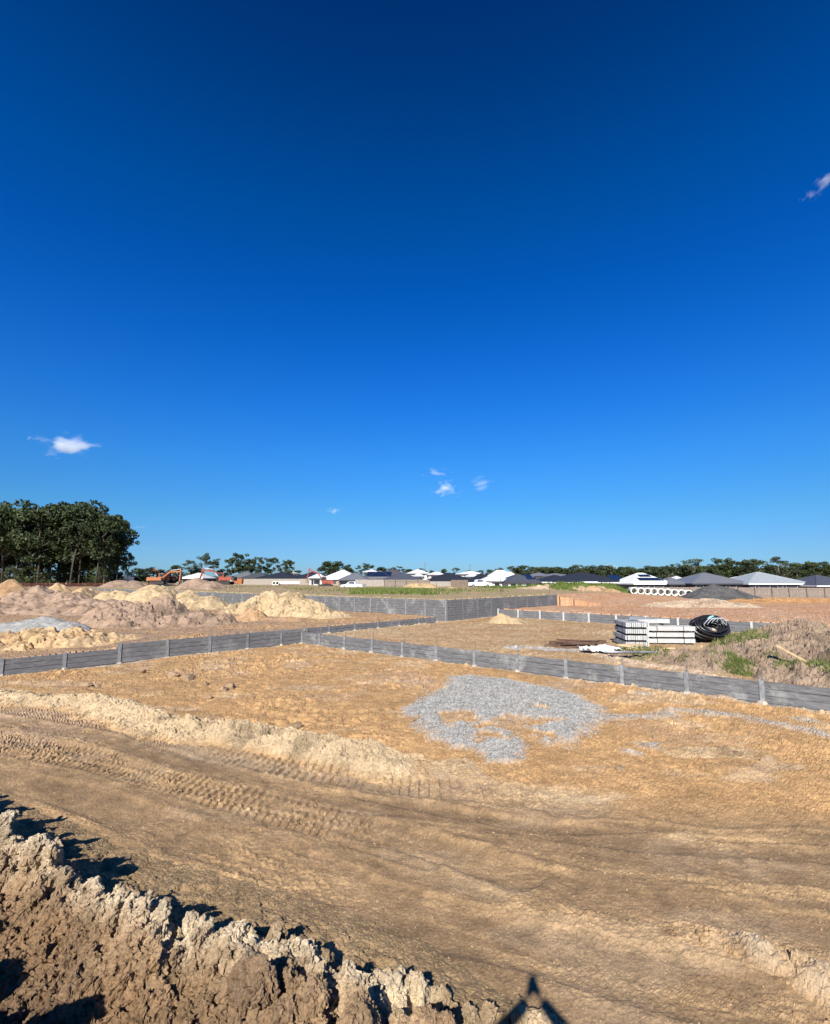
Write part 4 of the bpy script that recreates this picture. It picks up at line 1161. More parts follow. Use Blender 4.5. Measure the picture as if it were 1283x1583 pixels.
for i, (u, Y, rz, lb) in enumerate([(423.5, 128, 0, 'small concrete pipe seen end on in front of the long timber fence'), (428.5, 128, 4, 'small concrete pipe seen end on beside its twin by the timber fence'),
                                    (432, 129, -76, 'pale concrete pipe lying lengthwise in front of the timber fence'), (443, 129, -78, 'last pale concrete pipe lying lengthwise by the timber fence')]):
    o = ps if i == 0 else dup(ps)
    o.location = (XAT(u, Y), Y, ground_z(XAT(u, Y), Y) + 0.1); o.rotation_euler = (0, 0, R(rz))
    tag(o, lb, 'concrete pipe', 'small concrete pipes')

# ------------------------------------------------------------------ broken clods lying on the mound and along its crest
def clod_mat(name, base):
    m, n, l, p = new_mat(name)
    oi = n.new('ShaderNodeObjectInfo'); tc = n.new('ShaderNodeTexCoord')
    t1 = n.new('ShaderNodeTexNoise'); t1.inputs['Scale'].default_value = 2.2; t1.inputs['Detail'].default_value = 10; t1.inputs['Roughness'].default_value = 0.7
    l.new(tc.outputs['Object'], t1.inputs['Vector'])
    rp = n.new('ShaderNodeValToRGB'); a, b = rp.color_ramp.elements; a.position, b.position = 0.3, 0.7
    a.color = (*[c * 0.62 for c in base], 1); b.color = (*[c * 1.12 for c in base], 1)
    l.new(t1.outputs['Fac'], rp.inputs['Fac'])
    mr_ = n.new('ShaderNodeMapRange'); mr_.inputs['To Min'].default_value = 0.75; mr_.inputs['To Max'].default_value = 1.12
    l.new(oi.outputs['Random'], mr_.inputs['Value'])
    vs = n.new('ShaderNodeVectorMath'); vs.operation = 'SCALE'
    l.new(rp.outputs[0], vs.inputs[0]); l.new(mr_.outputs[0], vs.inputs['Scale']); l.new(vs.outputs[0], p.inputs['Base Color'])
    p.inputs['Roughness'].default_value = 0.95; p.inputs['Specular IOR Level'].default_value = 0.12
    bt = n.new('ShaderNodeTexNoise'); bt.inputs['Scale'].default_value = 5; bt.inputs['Detail'].default_value = 9; bt.inputs['Roughness'].default_value = 0.75
    l.new(tc.outputs['Object'], bt.inputs['Vector'])
    bp = n.new('ShaderNodeBump'); bp.inputs['Strength'].default_value = 1.0; bp.inputs['Distance'].default_value = 0.03
    l.new(bt.outputs['Fac'], bp.inputs['Height']); l.new(bp.outputs[0], p.inputs['Normal'])
    return m
M_clod_pale = clod_mat('pale_clod', (0.52, 0.405, 0.27)); M_clod_brown = clod_mat('brown_clod', (0.37, 0.255, 0.155)); M_clod_dark = clod_mat('dark_clod', (0.20, 0.14, 0.10))
def clod_mesh(i, mt):
    v, f = CL[i]
    me = bpy.data.meshes.new('clod'); me.from_pydata([tuple(q) for q in v], [], [tuple(int(k) for k in q) for q in f]); me.materials.append(mt)
    me.polygons.foreach_set('use_smooth', [False] * len(me.polygons))
    return me
CM = {k: [clod_mesh(i, m) for i in range(9)] for k, m in (('pale', M_clod_pale), ('brown', M_clod_brown))}
def scatter(name, label, pts, size, mt, seed, shapes=CLs, flat=0.8):
    """crumbs nobody could count: one mesh"""
    r_ = np.random.default_rng(seed); V, F = [], []; n0 = 0
    for i in range(len(pts)):
        v, f = shapes[i % len(shapes)]
        q = r_.normal(size=4); q /= np.linalg.norm(q); a, b, c, d = q
        rot = np.array([[1 - 2 * (c * c + d * d), 2 * (b * c - a * d), 2 * (b * d + a * c)], [2 * (b * c + a * d), 1 - 2 * (b * b + d * d), 2 * (c * d - a * b)], [2 * (b * d - a * c), 2 * (c * d + a * b), 1 - 2 * (b * b + c * c)]])
        w = (v * r_.uniform(0.7, 1.25, 3)) @ rot.T * size[i]; w[:, 2] *= flat
        V.append(w + pts[i]); F.append(f + n0); n0 += len(v)
    o = mesh_arrays(name, np.concatenate(V), np.concatenate(F), mt, smooth=False)
    return tag(o, label, None, None, 'stuff')
from mathutils.bvhtree import BVHTree
crust_tree = BVHTree.FromPolygons([tuple(q) for q in co.tolist()], [tuple(q) for q in fq.tolist()])
def on_crust(x, y, lift, size):
    z = [(crust_tree.ray_cast(Vector((a, b, 5)), Vector((0, 0, -1)))[0] or Vector((0, 0, -0.5))).z for a, b in zip(x, y)]
    return np.stack([x, y, np.array(z) + lift * size], 1)
x = rng.uniform(-6.8, 0.9, 500); y = crest_y(x) - rng.normal(0.10, 0.17, 500); s_ = rng.uniform(0.01, 0.032, 500)
scatter('crumbled_clay', 'pale crumbs of clay along the mound crest', on_crust(x, y, 0.2, s_), s_, M_clod_pale, 1)
x = rng.uniform(-5.5, 1.0, 5200); y = crest_y(x) - np.abs(rng.uniform(0.1, 2.6, 5200)); s_ = rng.uniform(0.006, 0.028, 5200)
ok = y > 2.6; x, y, s_ = x[ok], y[ok], s_[ok]
scatter('crumbled_clay', 'brown crumbs of clay over the mound top', on_crust(x, y, 0.2, s_), s_, M_clod_brown, 2)
x = rng.uniform(-5.6, -1.6, 1000); y = crest_y(x) - rng.uniform(0.5, 1.7, 1000); s_ = rng.uniform(0.012, 0.04, 1000)
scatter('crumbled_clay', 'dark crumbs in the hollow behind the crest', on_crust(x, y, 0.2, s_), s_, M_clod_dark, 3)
# octahedral grit
OCT = []
for i in range(6):
    r_ = np.random.default_rng(60 + i); v = np.array([(1, 0, 0), (-1, 0, 0), (0, 1, 0), (0, -1, 0), (0, 0, 1), (0, 0, -1)], float) * r_.uniform(0.7, 1.2, (6, 1)) + r_.normal(0, .15, (6, 3))
    OCT.append((v, np.array([(0, 2, 4), (2, 1, 4), (1, 3, 4), (3, 0, 4), (2, 0, 5), (1, 2, 5), (3, 1, 5), (0, 3, 5)])))
def on_ground(x, y, lift, size): return np.stack([x, y, ground_fine(x, y)[0] + lift * size], 1)
gx_ = np.array([p[0] for p in GRAV]); gy_ = np.array([p[1] for p in GRAV])
x = rng.uniform(gx_.min() - 1, gx_.max() + 6, 90000); y = rng.uniform(gy_.min() - 1, gy_.max() + 1.5, 90000)
g = gravel_mask(x, y); ok = rng.uniform(0, 1, 90000) < g * 0.9; x, y = x[ok][:30000], y[ok][:30000]
s_ = rng.uniform(0.006, 0.019, len(x))
scatter('gravel', 'grey crushed gravel spread on the ochre lot', on_ground(x, y, 0.3, s_), s_, mat('crushed_stone', (0.335, 0.325, 0.30), 0.95, 0.35, 9, spec=0.1), 4, OCT)
u_ = rng.uniform(-1.0, 1.0, 7000); y = 4.2 + 22 * rng.uniform(0, 1, 7000) ** 1.3; x = u_ * y
zn = base_height(x, y)[1]; ok = zn == 0; x, y = x[ok], y[ok]; s_ = rng.uniform(0.003, 0.010, len(x)) * (1 + 0.08 * y)
scatter('loose_dirt', 'crumbs of earth strewn over the haul track and lot', on_ground(x, y, 0.2, s_), s_, mat('earth_crumb', (0.33, 0.22, 0.125), 0.95, 0.4, 5), 5, OCT)
# clods turned up on the lot
rnd = random.Random(21)
spots = [(133, 1060, .16), (150, 1058, .1), (268, 1046, .2), (292, 1047, .22), (318, 1058, .12), (322, 1075, .14), (345, 1068, .2), (354, 1064, .15), (480, 1078, .12), (220, 1040, .14), (228, 1036, .1), (457, 1122, .14), (1110, 1165, .12), (1140, 1168, .12), (1190, 1180, .12), (960, 1190, .08), (1230, 1190, .1), (1010, 1140, .08)]
for i, (u, v, s_) in enumerate(spots):
    p = W(u, v); o = bpy.data.objects.new('clay_clod', CM['brown'][i % 9]); COL.objects.link(o)
    o.location = (p[0], p[1], ground_fine(np.array([p[0]]), np.array([p[1]]))[0][0] + 0.15 * s_); o.scale = (s_ * rnd.uniform(.8, 1.4), s_ * rnd.uniform(.8, 1.4), s_ * rnd.uniform(.5, .8)); o.rotation_euler = (rnd.uniform(-.4, .4), rnd.uniform(-.4, .4), rnd.uniform(0, 6))
    tag(o, 'brown clod turned up on the open ochre ground', 'clay clod', 'clods turned up on the lot')

# ------------------------------------------------------------------ grass
M_grass, n_, l_, p_ = new_mat('grass_blades')
a_ = n_.new('ShaderNodeAttribute'); a_.attribute_name = 'Earth'; l_.new(a_.outputs['Color'], p_.inputs['Base Color'])
p_.inputs['Roughness'].default_value = 0.7; p_.inputs['Specular IOR Level'].default_value = 0.2
def grass(name, label, x, y, z, h, cols, wide=0.03, seed=0):
    r_ = np.random.default_rng(seed); n = len(x)
    a = r_.uniform(0, 6.28, n); lean = r_.uniform(0.1, 0.7, n) * h; hh = h * r_.uniform(0.5, 1.2, n)
    dx, dy = np.cos(a), np.sin(a); b = r_.uniform(0, 6.28, n)
    P = np.stack([x, y, z], 1)
    v0 = P + np.stack([-dx * wide, -dy * wide, np.full(n, -0.04)], 1); v1 = P + np.stack([dx * wide, dy * wide, np.full(n, -0.04)], 1)
    v2 = P + np.stack([np.cos(b) * lean, np.sin(b) * lean, hh], 1)
    V = np.stack([v0, v1, v2], 1).reshape(-1, 3); F = np.arange(n * 3).reshape(-1, 3)
    c = np.array(cols)[r_.integers(0, len(cols), n)] * r_.uniform(0.7, 1.25, (n, 1))
    o = mesh_arrays(name, V, F, M_grass, np.repeat(c, 3, 0), smooth=False)
    return tag(o, label, None, None, 'stuff')
GCOL = [(0.075, 0.115, 0.022), (0.10, 0.135, 0.03), (0.13, 0.145, 0.04)]
DCOL = [(0.13, 0.14, 0.05), (0.20, 0.18, 0.07), (0.10, 0.12, 0.03)]
n = 16000; u = rng.uniform(478, 715, n); Y = rng.uniform(52, 82, n); x = (u - CX) / FPX * Y
dens = sstep(0, 30, u - 535) * (1 - sstep(655, 685, u)) * 0.95 + 0.03
ok = (rng.uniform(0, 1, n) < dens * (0.6 + 0.9 * fbm(x * 0.3, Y * 0.3, 3, 601))); x, Y = x[ok], Y[ok]
grass('grass', 'strip of bright green grass above the long grey wall', x, Y, base_height(x, Y)[0], 0.34, GCOL, 0.07, 1)
n = 7000; u = rng.uniform(330, 790, n); Y = rng.uniform(56, 100, n); x = (u - CX) / FPX * Y
ok = fbm(x * 0.12, Y * 0.12, 3, 602) > 0.12; x, Y = x[ok], Y[ok]
grass('grass', 'patches of dry grass on the ground behind the long wall', x, Y, base_height(x, Y)[0], 0.32, DCOL, 0.08, 2)
def on_heap(o, n, seed, cond):
    """random places on a heap's skin"""
    r_ = np.random.default_rng(seed); me = o.data
    co = np.empty(len(me.vertices) * 3, np.float32); me.vertices.foreach_get('co', co); co = co.reshape(-1, 3)
    ca = np.empty(len(me.vertices) * 4, np.float32); me.color_attributes['Earth'].data.foreach_get('color', ca); ca = ca.reshape(-1, 4)
    idx = np.nonzero(cond(co, ca))[0]
    return co[r_.choice(idx, min(n, len(idx)), replace=len(idx) < n)]
gm_o = [o for o in bpy.data.objects if o.name.startswith('grassy_mound')][0]
q = on_heap(gm_o, 9000, 3, lambda c, a: a[:, 1] > a[:, 0] * 1.02)
grass('grass', 'long green grass growing over the grassy mound', q[:, 0], q[:, 1], q[:, 2], 0.45, GCOL[:2], 0.09, 3)
q = on_heap(spoil, 8000, 4, lambda c, a: ((fbm(c[:, 0] * 0.55 + 7, c[:, 1] * 0.55, 4, 321) > 0.08) & (c[:, 2] > 0.5) & (c[:, 2] < 1.25)))
grass('weeds', 'sparse green weeds on the spoil mound', q[:, 0], q[:, 1], q[:, 2], 0.17, DCOL + GCOL, 0.016, 4)
n = 9000; u = rng.uniform(1005, 1180, n); Y = rng.uniform(16.4, 19.5, n); x = (u - CX) / FPX * Y
lane = np.abs(Y - (20.6 - (u - 1005) * 0.0235)) < 0.62
ok = lane & (fbm(x * 1.1, Y * 1.1, 4, 605) > -0.05); x, Y = x[ok], Y[ok]
def top_of(o, x, y, lift=0.0):
    from mathutils.bvhtree import BVHTree
    me = o.data; t = BVHTree.FromPolygons([v.co[:] for v in me.vertices], [p.vertices[:] for p in me.polygons])
    z = []
    for a, b in zip(x, y):
        h = t.ray_cast(Vector((a, b, 20)), Vector((0, 0, -1)))[0]
        z.append(h.z if h else ground_z(a, b))
    return np.array(z) + lift
grass('grass', 'bright green grass along the foot of the weedy spoil mound', x, Y, top_of(spoil, x, Y), 0.22, GCOL, 0.014, 5)

# ------------------------------------------------------------------ trees
M_leaf, n_, l_, p_ = new_mat('eucalypt_leaves')
a_ = n_.new('ShaderNodeAttribute'); a_.attribute_name = 'Earth'
oi_ = n_.new('ShaderNodeObjectInfo'); hs_ = n_.new('ShaderNodeHueSaturation')
mr_ = n_.new('ShaderNodeMapRange'); mr_.inputs['To Min'].default_value = 0.75; mr_.inputs['To Max'].default_value = 1.3
l_.new(oi_.outputs['Random'], mr_.inputs['Value']); l_.new(mr_.outputs[0], hs_.inputs['Value']); l_.new(a_.outputs['Color'], hs_.inputs['Color'])
l_.new(hs_.outputs[0], p_.inputs['Base Color'])
p_.inputs['Roughness'].default_value = 0.55; p_.inputs['Specular IOR Level'].default_value = 0.25
M_bark = mat('pale_bark', (0.20, 0.17, 0.14), 0.9, 0.4, 2.0)
M_bark_dark = mat('dark_bark', (0.07, 0.055, 0.045), 0.9, 0.4, 2.0)

def crown_arrays(clumps, per, size, seed, green, flat=0.75):
    r_ = np.random.default_rng(seed); V, C = [], []
    for cx, cy, cz, rr, tone in clumps:
        n = int(per * (rr ** 1.6)) + 6
        d = r_.normal(size=(n, 3)); d /= np.linalg.norm(d, axis=1)[:, None]
        q = d * (rr * r_.uniform(0.25, 1.0, n) ** 0.45)[:, None]; q[:, 2] *= flat
        c = q + (cx, cy, cz)
        a = r_.normal(size=(n, 3)); a /= np.linalg.norm(a, axis=1)[:, None]
        b = np.cross(a, r_.normal(size=(n, 3))); b /= np.linalg.norm(b, axis=1)[:, None]
        s_ = size * r_.uniform(0.55, 1.25, n)[:, None]
        V.append(np.stack([c - a * s_, c - b * s_ * 0.55, c + a * s_, c + b * s_ * 0.55], 1).reshape(-1, 3))
        col = np.array(green) * tone * r_.uniform(0.65, 1.4, (n, 1))
        C.append(np.repeat(col, 4, 0))
    V = np.concatenate(V); return V, np.arange(len(V)).reshape(-1, 4), np.clip(np.concatenate(C), 0, 1)

def tree_proto(name, kind, seed):
    """a tree 10 m high: trunk with limbs, and a crown of leaf clumps"""
    r_ = random.Random(seed)
    root = bpy.data.objects.new(name, None); COL.objects.link(root)
    t = MB(); clumps = []
    green = {'forest': (0.038, 0.052, 0.018), 'gum': (0.042, 0.055, 0.024), 'bushy': (0.034, 0.048, 0.018), 'shrub': (0.05, 0.062, 0.022), 'maroon': (0.085, 0.03, 0.03)}[kind]
    lean = Vector((r_.uniform(-.5, .5), r_.uniform(-.5, .5), 0))
    if kind in ('forest', 'gum'):
        h = 9.0 if kind == 'forest' else 8.2
        pts = [Vector((0, 0, -0.3)), lean * 0.3 + Vector((0, 0, h * 0.33)), lean * 0.8 + Vector((r_.uniform(-.2, .2), 0, h * 0.66)), lean * 1.2 + Vector((0, 0, h * 0.92))]
        t.tube(pts, [0.11, 0.09, 0.065, 0.03], 7)
        nl = 9 if kind == 'forest' else 7
        for k in range(nl):
            f = r_.uniform(0.30, 0.86) if kind == 'forest' else r_.uniform(0.48, 0.9)
            p0 = pts[1].lerp(pts[3], max(0, (f - 0.33) / 0.6))
            a = 2 * math.pi * (k + r_.random()) / nl
            out = r_.uniform(0.9, 2.1) * (1.15 - 0.55 * abs(f - 0.6)); up = r_.uniform(0.9, 2.0)
            p1 = p0 + Vector((math.cos(a) * out, math.sin(a) * out, up))
            t.tube([p0, p0.lerp(p1, 0.5) + Vector((0, 0, -0.15)), p1], [0.07, 0.05, 0.02], 5)
            for _ in range(3 if kind == 'forest' else 3):
                clumps.append((p1.x + r_.gauss(0, .45), p1.y + r_.gauss(0, .45), min(9.5, p1.z + r_.gauss(0.15, .35)), r_.uniform(0.5, 0.95), r_.uniform(0.7, 1.45)))
        for _ in range(6): clumps.append((pts[3].x + r_.gauss(0, .9), pts[3].y + r_.gauss(0, .9), r_.uniform(8.2, 9.4), r_.uniform(0.5, 0.85), r_.uniform(0.9, 1.5)))
        if kind == 'forest':
            for _ in range(10):
                a = r_.uniform(0, 6.28); q = r_.uniform(0.3, 1.6); clumps.append((q * math.cos(a), q * math.sin(a), r_.uniform(3.2, 7.5), r_.uniform(0.5, 0.95), r_.uniform(0.6, 1.1)))
        per, size, flat = (150, 0.19, 0.75) if kind == 'forest' else (125, 0.17, 0.6)
    else:
        w = {'bushy': 3.4, 'shrub': 4.6, 'maroon': 4.2}[kind]
        t.tube([(0, 0, -0.3), (0.1, 0, 3), (lean.x, lean.y, 7)], [0.22, 0.17, 0.06], 6)
        for k in range(4):
            a = r_.uniform(0, 6.28); t.tube([(0.05, 0, 2.2), (math.cos(a) * w * .3, math.sin(a) * w * .3, 4.4), (math.cos(a) * w * .5, math.sin(a) * w * .5, 6.5)], [0.1, 0.07, 0.03], 5)
        for _ in range(46):
            z = r_.uniform(1.2 if kind != 'bushy' else 2.0, 9.1); k = math.sin(math.pi * min(1, (z + 0.8) / 10.6)) ** 0.7
            a = r_.uniform(0, 6.28); q = w * k * math.sqrt(r_.random()) * r_.uniform(0.6, 1.05)
            clumps.append((q * math.cos(a), q * math.sin(a), z, r_.uniform(0.6, 1.15), r_.uniform(0.6, 1.45)))
        per, size, flat = 80, 0.26, 0.8
    t.build('trunk', M_bark if kind in ('gum',) or seed % 5 == 0 else M_bark_dark, root, smooth=True)
    v, f, c = crown_arrays(clumps, per, size, seed, green, flat)
    mesh_arrays('crown', v, f, M_leaf, c, smooth=False, parent=root)
    return root

PROTO = {}
USED = set()
for kind, n in (('forest', 6), ('gum', 5), ('bushy', 5), ('shrub', 3), ('maroon', 1)):
    nm = {'forest': 'forest_tree', 'gum': 'gum_tree', 'bushy': 'bushy_tree', 'shrub': 'shrub', 'maroon': 'maroon_tree'}[kind]
    PROTO[kind] = [tree_proto(nm, kind, 900 + 31 * i + len(kind)) for i in range(n)]
TR = random.Random(77)
def plant(kind, u, v_top, Y, label, group=None, wide=1.0, cat='tree', i=None, z0=None):
    pr = PROTO[kind]; k = TR.randrange(len(pr)) if i is None else i % len(pr)
    src = pr[k]
    o = src if src.name not in USED else dup(src)
    USED.add(src.name)
    x = XAT(u, Y); z = ground_z(x, Y) if z0 is None else z0
    h = max(0.8, ZAT(v_top, Y) - z)
    s_ = h / 9.7
    o.location = (x, Y, z - 0.1); o.rotation_euler = (0, 0, TR.uniform(0, 6.28)); o.scale = (s_ * wide, s_ * wide, s_)
    tag(o, label, cat, group)
    return o

# the dark wood
G1 = 'tall eucalypts of the dark wood'
L1 = 'tall dark eucalypt crowded in the front of the wood'
front = [(-42, 782), (-20, 784), (4, 783), (22, 777), (40, 781), (58, 783), (74, 778), (90, 775), (108, 778), (122, 786), (134, 798), (148, 793), (161, 796), (170, 806)]
for i, (u, v) in enumerate(front): plant('forest', u, v, 108 + 4 * math.sin(i * 2.1), L1, G1, 1.05)
for i, u in enumerate(range(-50, 165, 17)): plant('forest', u + TR.uniform(-4, 4), 790 + TR.uniform(-4, 14), 120 + TR.uniform(0, 8), 'dark eucalypt standing deeper in the wood behind the front trees', 'eucalypts deeper in the dark wood', 1.2)
for i, u in enumerate(range(-45, 165, 20)): plant('forest', u + TR.uniform(-5, 5), 815 + TR.uniform(-6, 12), 114 + TR.uniform(-3, 6), 'half grown dark eucalypt filling the wood below the tall crowns', 'half grown trees in the dark wood', 1.35)
plant('forest', 180, 826, 108, 'eucalypt with a thin see-through crown at the open end of the dark wood', None, 0.9)
plant('gum', 197, 852, 110, 'small thin gum standing alone just past the end of the dark wood', None, 0.8)
for i, u in enumerate(range(-40, 190, 13)): plant('shrub', u + TR.uniform(-4, 4), 868 + TR.uniform(-8, 14), 106 + TR.uniform(0, 10), 'dark bushy undergrowth shrub at the foot of the wood', 'undergrowth shrubs in the dark wood', 1.0, 'shrub')
# scattered trees behind the site
for u, v, w, Y, kind, lb in [
    (212, 877, 1.9, 150, 'bushy', 'low spreading dark tree right beside the end of the wood'), (230, 876, 1.8, 152, 'bushy', 'low spreading dark tree left of the orange excavators'), (247, 880, 1.6, 155, 'bushy', 'low dark bush tree behind the orange excavators'),
    (272, 873, 1.5, 158, 'bushy', 'rounded tree rising behind the white roof by the excavators'), (291, 866, 1.2, 156, 'gum', 'open crowned gum with feathery top behind the small white roof'), (304, 876, 1.5, 160, 'bushy', 'squat dark tree between two open gums'),
    (315, 853, 0.8, 150, 'gum', 'slender gum with a tuft of leaves high on its trunk'), (328, 862, 0.9, 152, 'gum', 'short slender gum next to the high tufted one'), (341, 879, 1.6, 160, 'bushy', 'low tree in the gap before the dense round clump'),
    (356, 860, 1.0, 165, 'forest', 'dense dark tree at the near edge of the round clump'), (371, 856, 1.1, 165, 'forest', 'tallest dense tree of the round clump behind the grey roof'), (385, 864, 0.9, 166, 'forest', 'narrower dense tree beside the round clump'), (396, 860, 0.8, 164, 'forest', 'upright egg shaped tree standing apart from the round clump'),
    (414, 862, 0.9, 168, 'forest', 'first airy tree of the loose group behind the black roof'), (425, 863, 0.8, 170, 'gum', 'thin airy tree in the loose group behind the black roof'), (437, 867, 0.9, 170, 'gum', 'lower airy tree in the loose group behind the black roof'), (448, 864, 0.8, 168, 'forest', 'last airy tree of the loose group behind the black roof'),
    (460, 881, 1.6, 200, 'bushy', 'tiny distant bush above the dark roof'), (507, 867, 1.5, 190, 'bushy', 'brownish green spreading tree above the big white roof'), (523, 867, 1.5, 192, 'bushy', 'second spreading tree above the big white roof'), (537, 872, 1.2, 190, 'bushy', 'small round tree ending the group above the white roof'),
    (553, 874, 1.0, 210, 'gum', 'small lone tree over the gap between white and grey roofs'), (571, 870, 1.5, 215, 'gum', 'broad airy tree over the solar roof'), (590, 876, 1.7, 220, 'bushy', 'low dark tree beyond the solar roof'), (607, 876, 1.2, 225, 'bushy', 'small dark tree above the mauve roof'), (620, 874, 1.2, 225, 'gum', 'small spiky tree above the mauve roof'),
    (633, 879, 1.5, 230, 'bushy', 'flat distant tree beside the white roofs'), (652, 877, 1.4, 230, 'gum', 'distant airy tree just before the tall pole'), (668, 881, 1.4, 235, 'bushy', 'tiny distant tree right after the tall pole'), (686, 879, 1.2, 240, 'bushy', 'small distant tree over the long black roof'), (704, 877, 1.1, 240, 'gum', 'small spiky tree over the long black roof'),
    (724, 881, 1.3, 245, 'bushy', 'tiny tree beside the thin distant pole'), (742, 881, 1.5, 245, 'bushy', 'tiny flat tree beyond the small white roof'), (758, 880, 1.5, 245, 'bushy', 'low tree at the start of the white gabled roof'), (772, 877, 1.4, 240, 'bushy', 'dark tree rising over the white gabled roof'), (793, 874, 0.9, 170, 'gum', 'palm like ragged tree beside the white gabled roof')]:
    plant(kind, u, v, Y, lb, 'trees behind the houses', w)
u = 800
while u < 1078:
    plant('bushy' if TR.random() < 0.75 else 'gum', u, 876 + TR.uniform(-4, 3), 270 + TR.uniform(-25, 25), 'far dark tree in the long low belt behind the roofs', 'trees in the far belt', TR.uniform(1.2, 1.7)); u += TR.uniform(6, 9)
u = 790
while u < 1300:
    plant('bushy', u, 881 + TR.uniform(-2, 3), 310, 'farthest dark tree closing the gaps of the belt', 'trees closing the far belt', 2.2); u += 12
for u, v, w, kind, lb in [(1037, 871, 1.1, 'gum', 'umbrella shaped gum above the white solar roof'), (1060, 874, 1.4, 'bushy', 'round dark tree between the white roof and the feathery gum'), (1078, 864, 1.3, 'gum', 'wide feathery gum before the grey pyramid roof'), (1098, 871, 1.4, 'bushy', 'dark tree behind the ridge of the grey pyramid roof'),
    (1112, 872, 1.3, 'forest', 'dark tree just right of the grey roof ridge'), (1126, 863, 1.25, 'forest', 'tall dark tree over the small far white roof'), (1142, 867, 1.3, 'forest', 'dense tree between the two pyramid roofs'), (1157, 864, 1.3, 'forest', 'rounded dense tree left of the pale pyramid roof'), (1171, 864, 1.25, 'forest', 'tall dense tree left of the pale pyramid roof'),
    (1187, 873, 1.4, 'bushy', 'lower tree behind the slope of the pale pyramid roof'), (1207, 860, 1.2, 'gum', 'pale airy gum over the ridge of the pale pyramid roof'), (1222, 866, 1.2, 'gum', 'second airy gum over the pale pyramid roof'), (1236, 869, 1.1, 'gum', 'gum with a bare pale limb near the dark corner roof'),
    (1254, 866, 1.3, 'forest', 'broad dense tree above the dark corner roof'), (1272, 868, 1.3, 'forest', 'dense tree at the frame edge above the dark roof'), (1292, 870, 1.3, 'forest', 'dense tree beyond the dark corner roof'), (1255, 886, 2.0, 'bushy', 'grey green bush beside the dark corner roof')]:
    plant(kind, u, v, 150 + TR.uniform(-6, 6) if v < 880 else 112, lb, 'trees behind the right hand houses'.replace('right hand ', 'fenced '), w)
u = 1060
while u < 1310:
    plant('bushy', u, 876 + TR.uniform(-3, 3), 165 + TR.uniform(-4, 8), 'dark tree of the second row behind the fenced houses', 'second row of trees behind the fenced houses', 1.5); u += TR.uniform(11, 15)
plant('maroon', 1078, 886, 128, 'maroon leaved tree between the white and grey roofs', None, 1.7)

# ------------------------------------------------------------------ houses beyond the site
def roof_mat(name, c, rough=0.45): 
    m = mat(name, c, rough, 0.12, 1.5, 0.15, 3.0, spec=0.35); return m
RF = {'black': roof_mat('charcoal_roof', (0.020, 0.022, 0.027), 0.55), 'slate': roof_mat('slate_grey_roof', (0.065, 0.068, 0.078), 0.5), 'grey': roof_mat('mid_grey_roof', (0.135, 0.138, 0.145)), 'pale': roof_mat('pale_grey_roof', (0.27, 0.29, 0.30)),
      'white': roof_mat('white_roof', (0.62, 0.62, 0.60), 0.5), 'mauve': roof_mat('mauve_grey_roof', (0.075, 0.068, 0.075), 0.55), 'brown': roof_mat('dark_brown_roof', (0.05, 0.035, 0.03), 0.6)}
WL = {'white': mat('white_render', (0.62, 0.61, 0.58), 0.85, 0.06, 2), 'grey': mat('grey_render', (0.20, 0.20, 0.205), 0.85, 0.1, 2), 'brick': mat('tan_brick', (0.30, 0.22, 0.16), 0.9, 0.2, 9), 'dark': mat('dark_render', (0.07, 0.07, 0.075), 0.85, 0.1, 2)}
M_fascia_w = mat('white_fascia', (0.68, 0.68, 0.66), 0.5, 0.04, 2); M_fascia_d = mat('dark_fascia', (0.05, 0.05, 0.055), 0.5, 0.1, 2)
M_glass = mat('window_glass', (0.02, 0.025, 0.03), 0.08, 0.1, 1, spec=0.7); M_frame = mat('window_frame', (0.5, 0.5, 0.5), 0.5, 0.05, 2)
M_solar = mat('solar_cells', (0.010, 0.013, 0.024), 0.18, 0.2, 4, spec=0.6)
M_door = mat('garage_door', (0.35, 0.35, 0.36), 0.6, 0.05, 2)

